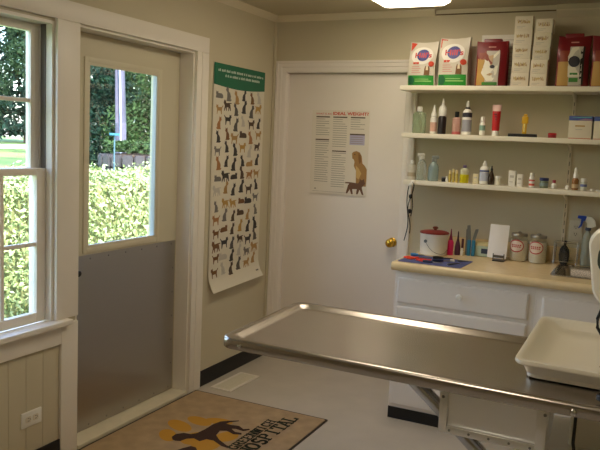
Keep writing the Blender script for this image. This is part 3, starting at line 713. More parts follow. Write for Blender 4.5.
for x, h, nme in ytc:
    lathe_thing('vial', f'{nme} of three slim yellow vials on the lowest shelf', 'vial', x, Y3, z, [('tube', M('pale_yellow_liquid', (222, 200, 110), .25, trans=.3), cyl(.0085, 0, h-.02)), ('cap', M('cream_yellow_cap', (226, 206, 150), .4), cyl(.0075, h-.02, h))], 'yellow vials on the lowest shelf')
lathe_thing('bottle', 'clear bottle half full of bright yellow liquid with purple cap', 'bottle', 1.430, Y3, z, [('bottle_body', YLIQ, [(.025, 0), (.027, .003), (.027, .052)]), ('bottle_shoulder', M('milky_plastic', (226, 224, 190), .25, trans=.3), [(.027, .052), (.027, .072), (.022, .084), (.012, .09)]), ('cap', M('plum_cap', (120, 100, 130), .4), cyl(.011, .09, .107))])
def carton_plain(label, x, w, d, h, mat=PAPER):
    t = thing('carton', label, 'box', (x, Y3, z+.0005)); mb = MB(); mb.box(-w/2, w/2, -d/2, d/2, 0, h, bev=.0015); mb.build('box_body', mat, t)
    mb = MB(); F = lambda a, b: (-w/2+w*a, -d/2-.0005, h*b); mb.rect(.2, .8, .55, .7, F, 0, 1, 1); mb.rect(.15, .7, .25, .3, F, 0, 1, 1); mb.build('printed_lines', PALEG, t)
carton_plain('small cream box between the yellow bottle and the white pump bottle', 1.501, .034, .03, .058, M('cream_card', (222, 210, 170), .6))
lathe_thing('bottle', 'tall white bottle with blue lettered label on the lowest shelf', 'bottle', 1.548, Y3, z, [('bottle_body', WHITE, body(.0265, .11, .012, .018)), ('cap', WHITE, [(.013, .11), (.013, .122), (.008, .128), (.0075, .139)]), ('label_band', M('pale_blue_label', (190, 196, 214), .5), band(.0265, .02, .07)), ('blue_stripe', M('cobalt_label', (70, 90, 150), .5), band(.0268, .074, .084))])
lathe_thing('bottle', 'slender dark brown dropper bottle beside the white lettered bottle', 'bottle', 1.590, Y3, z, [('bottle_body', AMBER, [(.017, 0), (.019, .003), (.019, .04), (.014, .06), (.007, .078), (.006, .084)]), ('dropper_cap', BLACK, [(.0075, .083), (.0075, .094), (.004, .098), (.003, .112)])])
lathe_thing('jar', 'squat white jar right of the slender brown bottle', 'jar', 1.631, Y3, z, [('jar_body', M('ivory_plastic', (222, 216, 196), .4), cyl(.0165, 0, .04)), ('lid', WHITE, cyl(.0178, .04, .054))])
carton_plain('tall slim white box, left of the white pair on the lowest shelf', 1.711, .038, .03, .09)
carton_plain('shorter slim white box, right of the white pair on the lowest shelf', 1.756, .031, .03, .072)
lathe_thing('bottle', 'small white bottle with red label stripes on the lowest shelf', 'bottle', 1.822, Y3, z, [('bottle_body', WHITE, body(.0155, .064, .011, .008)), ('cap', WHITE, cyl(.012, .064, .084)), ('red_stripe', M('coral_label', (206, 90, 74), .5), band(.0155, .01, .022)), ('upper_stripe', M('coral_label', (206, 90, 74), .5), band(.0155, .036, .044))])
lathe_thing('jar', 'glass jar with dark blue lid on the lowest shelf', 'jar', 1.890, Y3, z, [('jar_body', M('greenish_glass', (170, 186, 160), .15, trans=.4), [(.021, 0), (.0235, .003), (.0235, .036), (.022, .042)]), ('lid', M('dark_blue_plastic', (36, 46, 96), .4), cyl(.026, .042, .059)), ('label_band', M('grey_blue_label', (130, 150, 150), .5), band(.0235, .012, .03))])
lathe_thing('bottle', 'short white bottle with small red cap on the lowest shelf', 'bottle', 1.945, Y3, z, [('bottle_body', WHITE, body(.0145, .032, .009, .008)), ('cap', M('dull_red_plastic', (160, 60, 70), .4), cyl(.010, .032, .05))])
lathe_thing('pot', 'tiny white domed pot left of the amber spray bottle', 'pot', 2.019, Y3, z, [('pot_body', WHITE, [(.012, 0), (.0135, .004), (.0135, .014)]), ('dome_lid', WHITE, [(.0135, .014), (.012, .02), (.007, .024), (0, .025)])])
lathe_thing('spray_bottle', 'amber bottle with tall white spray top on the lowest shelf', 'spray bottle', 2.058, Y3, z, [('bottle_body', M('amber_plastic', (150, 104, 56), .25), body(.018, .068, .012, .012)), ('spray_top', WHITE, [(.0135, .068), (.0135, .086), (.009, .092), (.009, .118), (.005, .128)]), ('label_band', M('buff_label', (206, 180, 140), .5), band(.018, .012, .034))])
lathe_thing('bottle', 'round white pill bottle with blue label beside the amber spray bottle', 'bottle', 2.103, Y3, z, [('bottle_body', M('pale_green_white', (214, 216, 200), .4), body(.0175, .048, .014, .006)), ('cap', WHITE, cyl(.0168, .048, .069)), ('blue_label', M('dusty_blue_label', (110, 120, 170), .5), band(.0175, .022, .036))])
for x, s, l in ((2.15, .011, 'leftmost'), (2.178, .008, 'middle'), (2.20, .010, 'rightmost')):
    lathe_thing('pot', f'{l} of the three tiny white pots at the right end of the lowest shelf', 'pot', x, Y3, z, [('pot_body', WHITE, [(s, 0), (s*1.15, .003), (s*1.15, s*.9), (s*.8, s*1.3)])], 'tiny pots at the right end of the lowest shelf')

# leash hung at shelf end
t = thing('leash', 'thin black knotted leash hanging at the left end of the lowest shelf', 'leash', (1.132, -.264, 1.345))
mb = MB(); mb.lathe([(.008, .012), (.012, .006), (.012, -.002), (.006, -.008)], 0, 0, 0, 12, axis='y'); mb.tube([(0, -.008, .0), (0, -.018, -.006), (0, -.02, .006)], .003, 8); mb.build('hook', WHITE, t)
R = random.Random(8)
for dx, ln, sw, ph_ in ((-.012, .30, -.010, 0), (.004, .26, .012, 1.2), (.016, .17, .004, 2.2)):
    mb = MB(); pts = [(dx*.4, -.014, 0)]
    for k in range(1, 15):
        q = k/14; pts.append((dx+sw*sin(q*7+ph_)+.0*q-.008*q, -.016+.006*sin(q*9+ph_), -ln*1.2*q))
    mb.tube(pts, .0032, 6); mb.build('cord', BLACK, t)
for zz in (-.085, -.175):
    mb = MB(); mb.lathe([(.003, -.014), (.010, -.008), (.012, 0), (.010, .010), (.003, .014)], 0, -.018, zz, 10, sx=1.0, sy=.7); mb.build('knot', BLACK, t)
mb = MB(); mb.lathe([(.002, -.016), (.011, -.01), (.015, 0), (.011, .011), (.002, .016)], -.002, -.017, -.014, 12); mb.build('white_knot', WHITE, t)

# ------------------------------------------------------------------ base cabinets, counter, sink
CY = -.655
def cab(label, x0, x1, fronts, name='base_cabinet'):
    t = thing(name, label, 'cabinet', ((x0+x1)/2, 0, 0)); ox = (x0+x1)/2
    mb = MB()
    for b in ((x0-ox, x0-ox+.018, CY+.018, -.004, .068, .868), (x1-ox-.018, x1-ox, CY+.018, -.004, .068, .868), (x0-ox+.018, x1-ox-.018, -.01, -.004, .068, .868), (x0-ox+.018, x1-ox-.018, CY+.018, -.01, .068, .086), (x0-ox, x1-ox, CY, CY+.018, .068, .868)): mb.box(*b)
    mb.build('carcass', CAB, t)
    mb = MB(); mb.box(x0-ox, x1-ox, CY-.004, -.01, 0, .0675); mb.build('plinth', BLACKV, t)
    for kind, a0, a1, z0, z1 in fronts:
        mb = MB(); y0 = CY
        P = lambda i, y: [(x, y, zz) for x, zz, _ in rrect(a0-ox+i, a1-ox-i, z0+i, z1-i, .003, 0, 2)]
        mb.loft([P(0, y0), P(0, y0-.010), P(.003, y0-.014), P(.010, y0-.016), P(.012, y0-.016)])
        d = mb.build(kind, CAB, t)
        if kind == 'drawer': kx, kz = (a0+a1)/2-ox, (z0+z1)/2+.01
        else: kx, kz = (a1-ox-.04 if a1-ox < .1 else a0-ox+.04), z1-.08
        mb = MB(); mb.lathe([(.009, 0), (.008, -.010), (.014, -.016), (.017, -.023), (.013, -.030), (0, -.031)], kx, y0-.018, kz, 16, axis='y'); mb.build('knob', WHITE, d)
    return t
cab('white drawer cabinet with round knobs at the left end of the counter', 1.19, 1.955, [('drawer', 1.207, 1.922, .682, .826), ('drawer', 1.207, 1.922, .476, .662), ('drawer', 1.207, 1.922, .27, .456), ('drawer', 1.207, 1.922, .085, .25)])
cab('white sink cabinet right of the drawer cabinet, partly behind the scale', 1.956, 2.95, [('cabinet_door', 1.99, 2.44, .085, .82), ('cabinet_door', 2.46, 2.92, .085, .82)])
t = thing('countertop', 'beige laminate countertop with rounded edge along the back wall', 'countertop', (1.172, 0, .869))
sx0, sx1, sy0, sy1 = 2.01, 2.60, -.525, -.13
mb = MB(); X0, X1, Yf = 0, 1.85, -.70
prof = [(0, 0), (Yf+.012, 0), (Yf+.002, .010), (Yf, .024), (Yf+.003, .038), (Yf+.012, .046), (sy0, .046), (sy0, .0)]
mb.prism([(-.002, 0), (-.002, .046), (sy1, .046), (sy1, 0)], lambda a, b: (sx0-1.172, a, b), lambda a, b: (sx1-1.172, a, b))
full = [(-.002, 0), (Yf+.012, 0), (Yf+.003, .008), (Yf, .02), (Yf+.002, .036), (Yf+.012, .046), (-.002, .046)]
fr = [(sy0, 0), (Yf+.012, 0), (Yf+.003, .008), (Yf, .02), (Yf+.002, .036), (Yf+.012, .046), (sy0, .046)]
mb.prism(full, lambda a, b: (X0, a, b), lambda a, b: (sx0-1.172, a, b)); mb.prism(fr, lambda a, b: (sx0-1.172, a, b), lambda a, b: (sx1-1.172, a, b)); mb.prism(full, lambda a, b: (sx1-1.172, a, b), lambda a, b: (X1, a, b))
mb.build('counter_slab', LAM, t)
mb = MB(); mb.box(0, 1.85, -.02, -.002, .046, .139, bev=.004); mb.build('backsplash', LAM, t)
CZ = .9155
t = thing('sink', 'stainless drop-in sink with raised rim set in the beige counter', 'sink', (2.0, -.54, CZ))
W, D = .61, .42
mb = MB(); R0 = [rrect(0, W, 0, D, .03, .0, 5), rrect(0, W, 0, D, .03, .004, 5), rrect(.012, W-.012, .012, D-.012, .03, .006, 5), rrect(.03, W-.03, .03, D-.03, .03, .002, 5), rrect(.04, W-.04, .04, D-.04, .035, -.02, 5), rrect(.05, W-.05, .05, D-.05, .04, -.15, 5), rrect(.08, W-.08, .08, D-.08, .03, -.16, 5)]
mb.loft(R0, cap0=False); mb.build('basin', STEEL, t)
mb = MB(); mb.lathe([(.04, .0), (.036, .003), (.02, .001)], W/2, D/2, -.16, 16); mb.build('drain', GREYM, t)
t = thing('faucet', 'chrome faucet with curved spout standing behind the sink', 'faucet', (2.222, -.085, CZ))
mb = MB(); mb.box(-.05, .13, -.025, .025, 0, .014, bev=.006); mb.build('deck_plate', CHROME, t)
mb = MB(); mb.tube([(0, 0, .014), (0, 0, .06), (-.005, -.02, .10), (-.02, -.06, .125), (-.04, -.11, .118), (-.045, -.13, .095)], [.014, .012, .011, .0105, .010, .010], 12); mb.build('spout', CHROME, t)
for s in (.055, .105):
    mb = MB(); mb.lathe([(.016, .014), (.015, .03), (.011, .034), (.011, .045), (.02, .05), (.019, .064), (.010, .068)], s, 0, 0, 14); mb.build('tap_handle', CHROME, t)

# ------------------------------------------------------------------ things on the counter
t = thing('bucket', 'white bucket with wire bail and dark red lid on the counter', 'bucket', (1.283, -.235, CZ))
mb = MB(); mb.lathe([(.078, 0), (.082, .004), (.085, .12), (.0865, .122), (.0865, .132)], n=32); mb.build('bucket_body', WHITE, t)
mb = MB(); mb.lathe([(.088, .128), (.089, .132), (.088, .137), (.07, .143), (.03, .147), (0, .148)], n=32); l = mb.build('lid', M('brick_red_lid', (128, 36, 26), .45), t)
mb = MB(); mb.lathe([(.009, .146), (.009, .154), (.017, .158), (.017, .166), (.01, .17)], .004, -.0, 0, 16); mb.build('lid_knob', M('brown_red_knob', (112, 50, 30), .4), l)
mb = MB(); mb.lathe([(.010, 0), (.010, -.006), (.004, -.009)], -.03, -.079, .085, 12, axis='y'); h = mb.build('bail_ear', M('steel_blue_ear', (96, 110, 116), .4), t)
mb = MB(); mb.tube([(-.03, -.086, .085), (-.018, -.089, .066), (0, -.092, .045), (.02, -.091, .028), (.042, -.084, .017), (.062, -.068, .012), (.078, -.045, .015), (.088, -.015, .035)], .0017, 6); mb.build('bail_wire', GREYM, t)

t = lathe_thing('squeeze_bottle', 'magenta squeeze bottle with pointed dark tip beside the bucket', 'bottle', 1.377, -.20, CZ, [('bottle_body', PINK, [(.018, 0), (.0195, .003), (.0195, .075), (.0165, .085), (.012, .092)]), ('pointed_tip', M('dark_magenta', (120, 20, 60), .4), [(.012, .091), (.010, .105), (.005, .13), (.0025, .16)])])
t = lathe_thing('bottle', 'dark plum pointed bottle right of the magenta squeeze bottle', 'bottle', 1.414, -.17, CZ, [('bottle_body', PURP, [(.015, 0), (.017, .003), (.017, .05), (.013, .07), (.009, .085)]), ('pointed_tip', M('dark_plum', (58, 32, 44), .4), [(.009, .084), (.006, .1), (.003, .145)])])
t = thing('spatula', 'flat dark spatula leaning behind the plum bottle', 'tool', (1.437, -.14, CZ)); mb = MB(); mb.box(-.007, .007, -.004, .004, 0, .1, bev=.002); mb.build('handle', M('maroon_plastic', (96, 50, 60), .4), t)
lathe_thing('bottle', 'tiny white bottle between the plum bottle and the blue handled tools', 'bottle', 1.446, -.185, CZ, [('bottle_body', WHITE, body(.0095, .034, .006, .008)), ('cap', WHITE, cyl(.007, .034, .047))])
def clipper(label, x, h, rz, tilt, top):
    t = thing('nail_clipper', label, 'tool', (x, -.148, CZ), rz, 'blue handled tools standing on the counter')
    mb = MB(); mb.box(-.011, .011, -.008, .008, 0, .098, bev=.004); mb.build('handle', TEAL, t)
    mb = MB(); P = [(-.009, .098), (-.012+tilt, .14), (-.011+tilt*1.5, h), (.006+tilt*1.5, h+.004), (.010+tilt, .15), (.009, .098)]
    mb.prism(P, lambda a, b: (a, -.004, b), lambda a, b: (a, .004, b)); mb.build('blade', M('grey_blade', (132, 132, 126), .35, .6), t)
clipper('blue handled tool with grey blade, left of the pair standing on the counter', 1.478, .185, 0, -.004, 0)
clipper('blue handled tool with grey angled blade, right of the pair on the counter', 1.505, .165, 0, .012, 0)
t = thing('squeeze_bottle', 'grey flat comb standing left of the blue handled tools', 'comb', (1.459, -.13, CZ)); t.name = 'comb'
mb = MB(); mb.box(-.007, .007, -.003, .003, 0, .16, bev=.002); mb.build('comb_spine', GREYP, t)
mb = MB()
for k in range(14): mb.box(.007, .013, -.001, .001, .05+k*.0075, .053+k*.0075)
mb.build('comb_teeth', GREYP, t)
t = thing('tub', 'low pale teal tub with cream lid and dark label in front of the backsplash', 'tub', (1.546, -.088, CZ))
mb = MB(); mb.loft([rrect(-.056, .056, -.04, .04, .03, 0, 6), rrect(-.062, .062, -.045, .045, .034, .004, 6), rrect(-.064, .064, -.047, .047, .036, .068, 6)]); mb.build('tub_body', M('pale_teal_plastic', (190, 208, 190), .35), t)
mb = MB(); mb.loft([rrect(-.066, .066, -.049, .049, .037, .066, 6), rrect(-.066, .066, -.049, .049, .037, .076, 6), rrect(-.05, .05, -.036, .036, .03, .084, 6)]); mb.build('lid', M('cream_lid', (226, 214, 160), .4), t)
mb = MB(); mb.rect(.005, .045, .02, .05, lambda a, b: (a, -.0478, b), 0, 2, 1); mb.build('dark_label', M('slate_blue_label', (54, 66, 86), .5), t)
t = thing('paper_sheet', 'blank white sheet propped upright in the black clip stand', 'paper', (1.654, -.205, CZ), 0)
mb = MB(); mb.grid(lambda i, j: (-.054+.112*i, .006+.05*j-.008*sin(pi*i), .012+.195*j), 6, 8); mb.grid(lambda i, j: (-.054+.112*i, .0072+.05*j-.008*sin(pi*i), .012+.195*j), 6, 8); mb.build('sheet', M('bright_paper', (232, 228, 224), .7), t)
t = thing('clip_stand', 'black desk clip stand holding the blank sheet on the counter', 'stand', (1.676, -.228, CZ))
mb = MB(); mb.box(-.034, .034, -.03, .03, 0, .006, bev=.002); mb.build('base', BLACK, t)
mb = MB()
for s in (-1, 1): mb.box(s*.031-.003, s*.031+.003, -.018, -.012, .006, .045, bev=.002)
mb.box(-.03, .03, -.019, -.013, .02, .036, bev=.002); mb.build('clip_bar', M('dull_steel_clip', (110, 106, 100), .4, .7), t)

def jar(label, x, y):
    t = thing('glass_jar', label, 'jar', (x, y, CZ), 0, 'lidded glass jars on the counter')
    mb = MB(); mb.lathe([(.046, .003), (.0492, .007), (.0498, .112), (.047, .124), (.0, .126)], n=30); mb.build('contents', M('cotton_white', (228, 220, 202), .9, bump=1., bscale=90), t)
    mb = MB(); mb.lathe([(.047, 0), (.0515, .004), (.052, .115), (.048, .132), (.041, .142), (.041, .150), (.039, .150), (.039, .141), (.046, .131), (.05, .114), (.0495, .006), (0, .003)], n=30, cap=False); mb.build('jar_glass', JARG, t)
    mb = MB(); mb.lathe([(.046, .146), (.047, .148), (.047, .160), (.045, .163), (.012, .164)], n=30); l = mb.build('lid', M('jar_lid_metal', (168, 162, 150), .35, .9), t)
    mb = MB(); mb.lathe([(.012, .164), (.012, .171), (.006, .174)], 0, 0, 0, 12); mb.build('lid_knob', M('jar_lid_metal', (168, 162, 150), .35, .9), l)
    F = lambda a, b, o=.0008: ((.052+o)*sin(a), -(.052+o)*cos(a), b)
    a0 = -.42
    mb = MB(); mb.ell(-.15, .092, .84, .036, F, 0, 28, 4); mb.build('label_field', M('oval_label', (226, 210, 194), .5), t)
    mb = MB(); mb.ring(-.15, .092, .64, .033, .0, lambda a, b: F(a, b, .0014), 0) if 0 else None
    n = 28; A = []; B = []
    for k in range(n):
        c, s = cos(2*pi*k/n), sin(2*pi*k/n)
        A.append(mb.vert(F(-.15+.86*c, .092+.038*s, .0016))); B.append(mb.vert(F(-.15+.77*c, .092+.0315*s, .0016)))
    for k in range(n): mb.face((A[k], A[(k+1) % n], B[(k+1) % n], B[k]))
    for zz, w in ((.097, .56), (.087, .5)):
        for k in range(5): mb.rect(-.15-w+k*w*.42, -.15-w+k*w*.42+w*.3, zz-.0035, zz+.0035, lambda a, b: F(a, b, .0016), 0, 2, 1)
    mb.build('label_print', M('label_red', (190, 64, 60), .5), t)
jar('glass jar with red oval label, left of the pair and partly behind the sheet', 1.768, -.12); jar('glass jar with red oval label, right of the pair next to the sink', 1.879, -.128)

# blue mat with tools
t = thing('tool_mat', 'blue cloth mat laid flat on the counter in front of the bucket', 'mat', (1.375, -.51, CZ), radians(-1))
mb = MB(); mb.loft([rrect(-.18, .18, -.145, .14, .008, 0, 3), rrect(-.18, .18, -.145, .14, .008, .003, 3)]); mb.build('cloth', M('blue_cloth', (84, 90, 140), .85, bump=.5, bscale=400, vary=.2, vscale=30), t)
TZ = CZ+.0035
def scissors(label, x, y, rz, mat):
    t = thing('scissors', label, 'scissors', (x, y, TZ), rz)
    for s in (-1, 1):
        mb = MB(); pts = [(.0+s*.016+.018*cos(2*pi*k/14), -.05+.024*sin(2*pi*k/14), .005) for k in range(15)]
        mb.tube(pts, .0048, 8); mb.tube([(s*.012, -.026, .005), (0, .01, .005)], [.005, .004], 8); mb.build('handle', mat, t)
        mb = MB(); mb.prism([(-.005, .0), (.005, .0), (s*.002+.001, .085), (s*.002-.001, .085)], lambda a, b: (a-s*.004*b*4, b, .003+s*.001), lambda a, b: (a-s*.004*b*4, b, .0045+s*.001)); mb.build('blade', GREYM, t)
scissors('orange handled scissors, left of the pair on the blue mat', 1.262, -.50, radians(-50), ORANGE)
scissors('orange handled scissors, right of the pair on the blue mat', 1.345, -.535, radians(-46), M('red_orange_plastic', (222, 52, 40), .4))
def handtool(name, label, x, y, rz, ln, mat, mat2, w=.009):
    t = thing(name, label, 'tool', (x, y, TZ), rz)
    mb = MB(); mb.tube([(-ln*.5, 0, w*.62), (-ln*.3, 0, w*.66), (0, 0, w*.62)], [w*.6, w*.66, w*.45], 8); mb.build('handle', mat, t)
    mb = MB(); mb.tube([(0, 0, w*.6), (ln*.35, .003, w*.5), (ln*.5, .006, w*.4)], [w*.3, w*.25, w*.1], 8); mb.build('shaft', mat2, t)
handtool('probe', 'light blue handled probe at the back left of the blue mat', 1.238, -.405, radians(12), .085, M('sky_blue_plastic', (70, 140, 200), .4), GREYM, .013)
handtool('marker', 'black pen lying at the back of the blue mat', 1.395, -.425, radians(25), .12, BLACK, BLACK, .013)
handtool('clamp', 'dark blue handled clamp in the middle of the blue mat', 1.422, -.53, radians(40), .13, M('dark_navy_plastic', (34, 44, 80), .4), GREYM, .013)
handtool('clamp', 'dark blue handled clamp near the front edge of the blue mat', 1.385, -.61, radians(8), .11, M('dark_navy_plastic', (34, 44, 80), .4), GREYM, .012)
handtool('tweezers', 'pale steel tweezers on the right side of the blue mat', 1.50, -.575, radians(62), .12, GREYM, GREYM, .009)
handtool('tweezers', 'short steel tweezers at the back right of the blue mat', 1.518, -.44, radians(30), .07, GREYM, GREYM, .009)
mb = MB(); mb.box(-.012, .012, -.012, .012, 0, .012, bev=.003); t = thing('eraser', 'small white block at the right of the blue mat', 'block', (1.462, -.475, TZ), .3); mb.build('block', WHITE, t)

# dish rack by the sink
t = thing('dish_rack', 'small clear and wire rack with a black scrubber at the left of the sink', 'rack', (2.032, -.085, CZ))
mb = MB()
for x in (-.062, .062):
    for y in (-.04, .04): mb.tube([(x, y, 0), (x, y, .135)], .0035, 8)
for zz in (.02, .132):
    mb.tube([(-.062, -.04, zz), (.062, -.04, zz)], .0025, 6); mb.tube([(-.062, .04, zz), (.062, .04, zz)], .0025, 6); mb.tube([(-.062, -.04, zz), (-.062, .04, zz)], .0025, 6); mb.tube([(.062, -.04, zz), (.062, .04, zz)], .0025, 6)
mb.build('wire_frame', CHROME, t)
for q in (-.037, .037):
    mb = MB(); mb.box(-.06, .06, q-.001, q+.001, .02, .13); mb.build('clear_panel', JARG, t)
t = thing('scrub_brush', 'black scrub brush standing inside the clear rack by the sink', 'brush', (2.022, -.085, CZ))
mb = MB(); mb.lathe([(.018, .0), (.027, .02), (.03, .055), (.026, .09), (.014, .108), (.009, .112)], n=16, sy=.8); mb.build('bristles', M('black_bristle', (22, 26, 26), .8, bump=1, bscale=300), t)
mb = MB(); mb.tube([(0, 0, .11), (.004, 0, .14)], .008, 8); mb.build('handle', BLACK, t)

# blue and white trigger sprayer
t = thing('spray_bottle', 'spray bottle with blue and white trigger head behind the sink', 'spray bottle', (2.139, -.056, CZ), 0)
mb = MB(); mb.lathe([(.026, 0), (.03, .003), (.03, .13), (.026, .16), (.016, .19), (.012, .20), (.012, .212)], n=22, sy=.85); mb.build('bottle_body', M('cloudy_clear_plastic', (206, 212, 200), .2, trans=.5), t)
mb = MB(); mb.lathe(cyl(.0165, .208, .226), n=18); mb.build('collar', M('slate_collar', (70, 78, 96), .4), t)
def trig(poly, w, nme, mat):
    mb = MB(); mb.prism(poly, lambda a, b: (a, -w, b), lambda a, b: (a, w, b)); return mb.build(nme, mat, t)
trig([(-.02, .262), (-.012, .288), (.018, .286), (.034, .266), (.04, .236), (.018, .226), (-.006, .226), (-.008, .252)], .012, 'sprayer_head', WHITE)
trig([(-.062, .276), (-.06, .292), (-.02, .292), (-.012, .288), (-.02, .264), (-.028, .262), (-.036, .232), (-.052, .216), (-.055, .222), (-.044, .242), (-.042, .272)], .009, 'trigger', BLUE)

# ------------------------------------------------------------------ exam table
TX, TY, TZZ = 1.197, -2.512, .9
t = thing('exam_table', 'long stainless steel exam table with raised rolled rim in the foreground', 'exam table', (TX, TY, 0), radians(-.9))
L, Wd = 1.63, .655
mb = MB()
mb.loft([rrect(.03, L-.03, .03, Wd-.03, .03, TZZ-.036, 8), rrect(.004, L-.004, .004, Wd-.004, .045, TZZ-.036, 8), rrect(0, L, 0, Wd, .048, TZZ-.032, 8), rrect(0, L, 0, Wd, .048, TZZ-.008, 8), rrect(.003, L-.003, .003, Wd-.003, .047, TZZ-.002, 8), rrect(.009, L-.009, .009, Wd-.009, .045, TZZ, 8),
         rrect(.03, L-.03, .03, Wd-.03, .04, TZZ, 8), rrect(.036, L-.036, .036, Wd-.036, .038, TZZ-.003, 8), rrect(.05, L-.05, .05, Wd-.05, .034, TZZ-.013, 8), rrect(.058, L-.058, .058, Wd-.058, .032, TZZ-.0145, 8)])
mb.v = [(x-.012-.04*(y/Wd)*(1-x/L), y, z) for x, y, z in mb.v]
top = mb.build('table_top', STEEL, t, smooth=50)
mb = MB(); mb.lathe([(.0075, 0), (.007, -.003), (.003, -.006), (0, -.006)], .035*2, 0, TZZ-.02, 10, axis='y'); mb.lathe([(.010, 0), (.009, -.006), (.006, -.011), (0, -.012)], 1.113, 0, TZZ-.022, 12, axis='y'); mb.build('bolts', CHROME, top)
# housing
hx0, hx1, hz0, hz1 = .740, 1.048, .722, .858
mb = MB(); mb.loft([[(x, y, hz0) for x, y in ((hx0+.004, .075), (hx1-.012, .075), (hx1-.012, .24), (hx0+.004, .24))], [(x, y, hz1) for x, y in ((hx0, .07), (hx1, .07), (hx1, .25), (hx0, .25))]]); hs = mb.build('motor_housing', STEELB, t, smooth=0)
mb = MB()
mb.box(hx0-.004, hx0+.02, .060, .070, hz0-.004, hz1-.002, bev=.002); mb.box(hx1-.034, hx1-.006, .060, .070, hz0-.004, hz1-.002, bev=.002); mb.box(hx0+.02, hx1-.034, .060, .072, hz0-.004, hz0+.018, bev=.002)
mb.build('housing_flange', STEELB, hs)
mb = MB()
for k in range(5): mb.lathe([(.004, 0), (.003, -.002), (0, -.0025)], hx0+.03+k*.058, .060, hz0+.007, 8, axis='y')
mb.lathe([(.005, 0), (.004, -.003), (0, -.004)], hx0+.006, .06, hz1-.03, 8, axis='y'); mb.lathe([(.005, 0), (.004, -.003), (0, -.004)], hx1-.012, .06, hz1-.025, 8, axis='y')
mb.build('rivets', GREYM, hs)
mb = MB(); mb.tube([(.46, .312, .868), (.635, .312, .728), (.795, .312, .592), (.96, .312, .452)], .024, 16); mb.build('brace', M('zinc_tube', (206, 210, 218), .22, 1.), t)['label'] = 'diagonal chrome brace tube'
mb = MB(); mb.box(.44, .50, .282, .342, .84, .866, bev=.004); mb.build('brace_bracket', GREYM, t)
mb = MB(); mb.loft([rrect(.935, 1.42, .20, .56, .03, 0, 5), rrect(.935, 1.42, .20, .56, .03, .655, 5), rrect(.945, 1.41, .21, .55, .025, .668, 5)]); mb.build('pedestal', CREAM, t)
mb = MB(); mb.loft([rrect(1.08, 1.40, .30, .5, .02, .668, 4), rrect(1.08, 1.40, .30, .5, .02, .866, 4)]); mb.build('lift_column', CREAM, t)
mb = MB(); mb.tube([(1.113, .09, .872), (1.113, .088, .82), (1.112, .09, .76), (1.122, .09, .70), (1.14, .1, .63), (1.15, .12, .5), (1.15, .14, .3), (1.16, .16, .006)], .0045, 8); mb.build('power_cord', BLACK, t)
mb = MB(); mb.tube([(.735, .065, .858), (.75, .05, .862), (.78, .052, .866)], .003, 6); mb.build('latch_clip', BRASS, t)

# ------------------------------------------------------------------ scale with tray
sz = .8872
t = thing('animal_scale', 'cream weighing scale with a wide shallow tray standing on the exam table', 'scale', (2.121, -2.372, sz), radians(-1.5))
th = radians(4.2)
def tp(x, y, z):   # tray tilted gently toward the front
    return (x, y*cos(th)-z*sin(th)*-0+0, z+y*sin(th))
mb = MB(); W, D = .45, .49; zt = .063
loops = [rrect(.05, W-.05, .05, D-.05, .02, .012, 5), rrect(.03, W-.03, .035, D-.03, .025, .016, 5), rrect(.02, W-.02, .02, D-.015, .03, zt-.018, 5), rrect(.004, W-.004, .003, D-.003, .03, zt-.014, 5), rrect(0, W, 0, D, .03, zt-.008, 5), rrect(.002, W-.002, .002, D-.002, .03, zt, 5), rrect(.012, W-.012, .014, D-.012, .028, zt+.001, 5), rrect(.022, W-.022, .022, D-.018, .03, zt-.008, 5), rrect(.06, W-.06, .03, D-.022, .03, zt-.036, 5), rrect(.085, W-.085, .045, D-.03, .035, zt-.044, 5), rrect(.12, W-.12, .09, D-.07, .04, zt-.046, 5)]
mb.loft([[tp(*p) for p in Lp] for Lp in loops]); pan = mb.build('tray', CREAM, t, smooth=60)
mb = MB()
for a, b in ((.245, .245), (.235, .19)): mb.flat([(a-.012, b-.005), (a+.012, b-.005), (a+.012, b+.005), (a-.012, b+.005)], lambda x, y: tp(x, y, zt-.0452))
mb.build('tray_marks', M('tray_mark', (178, 160, 124), .5), pan)
mb = MB(); mb.loft([rrect(.03, .60, .05, .40, .03, 0.003, 5), rrect(.03, .60, .05, .40, .03, .026, 5), rrect(.035, .595, .055, .395, .03, .03, 5)]); mb.build('scale_base', CREAM, t)
mb = MB(); mb.box(.04, .59, .06, .39, 0, .003); mb.build('rubber_feet', BLACK, t)
mb = MB(); mb.loft([rrect(.475, .545, .33, .385, .02, .03, 5), rrect(.48, .54, .335, .38, .02, .26, 5)]); mb.build('column', CREAM, t)
# display head: rounded rear upright unit
def hd(i, y): # outline shrinks with i
    return [(.15+x, y, .185+zz) for x, zz, _ in rrect(i, .42-i, i*.8, .265-i*.8, .06, 0, 8)]
mb = MB()
L_ = []
for i, y in ((.03, .30), (.008, .308), (0, .325), (0, .365), (.008, .385), (.03, .392)):
    lp = hd(i, y); L_.append([(x+(.035*(1-min(1, (zz-.185)/.15)) if x < .36 else 0), y_, zz) for x, y_, zz in lp])
mb.loft(L_); head = mb.build('display_head', CREAM, t)
mb = MB(); mb.loft([[(x, y, zz) for x, zz, _ in rrect(.182, .54, .30, .40, .04, 0, 6)] for y in (.2985, .303)]); mb.build('display_window', M('dark_display', (84, 96, 88), .2), head)
mb = MB(); mb.tube([(.225, .345, .20), (.205, .33, .18), (.196, .325, .15), (.198, .33, .12), (.21, .335, .10), (.24, .33, .085)], .0055, 8); mb.build('head_cable', BLACK, t)
mb = MB(); pts = [(.262+.02*cos(k*.7), -.06+.02*sin(k*.7), .008+.0009*k) for k in range(20)]
mb.tube(pts, .0045, 7); mb.build('coiled_cord', BLACK, t)

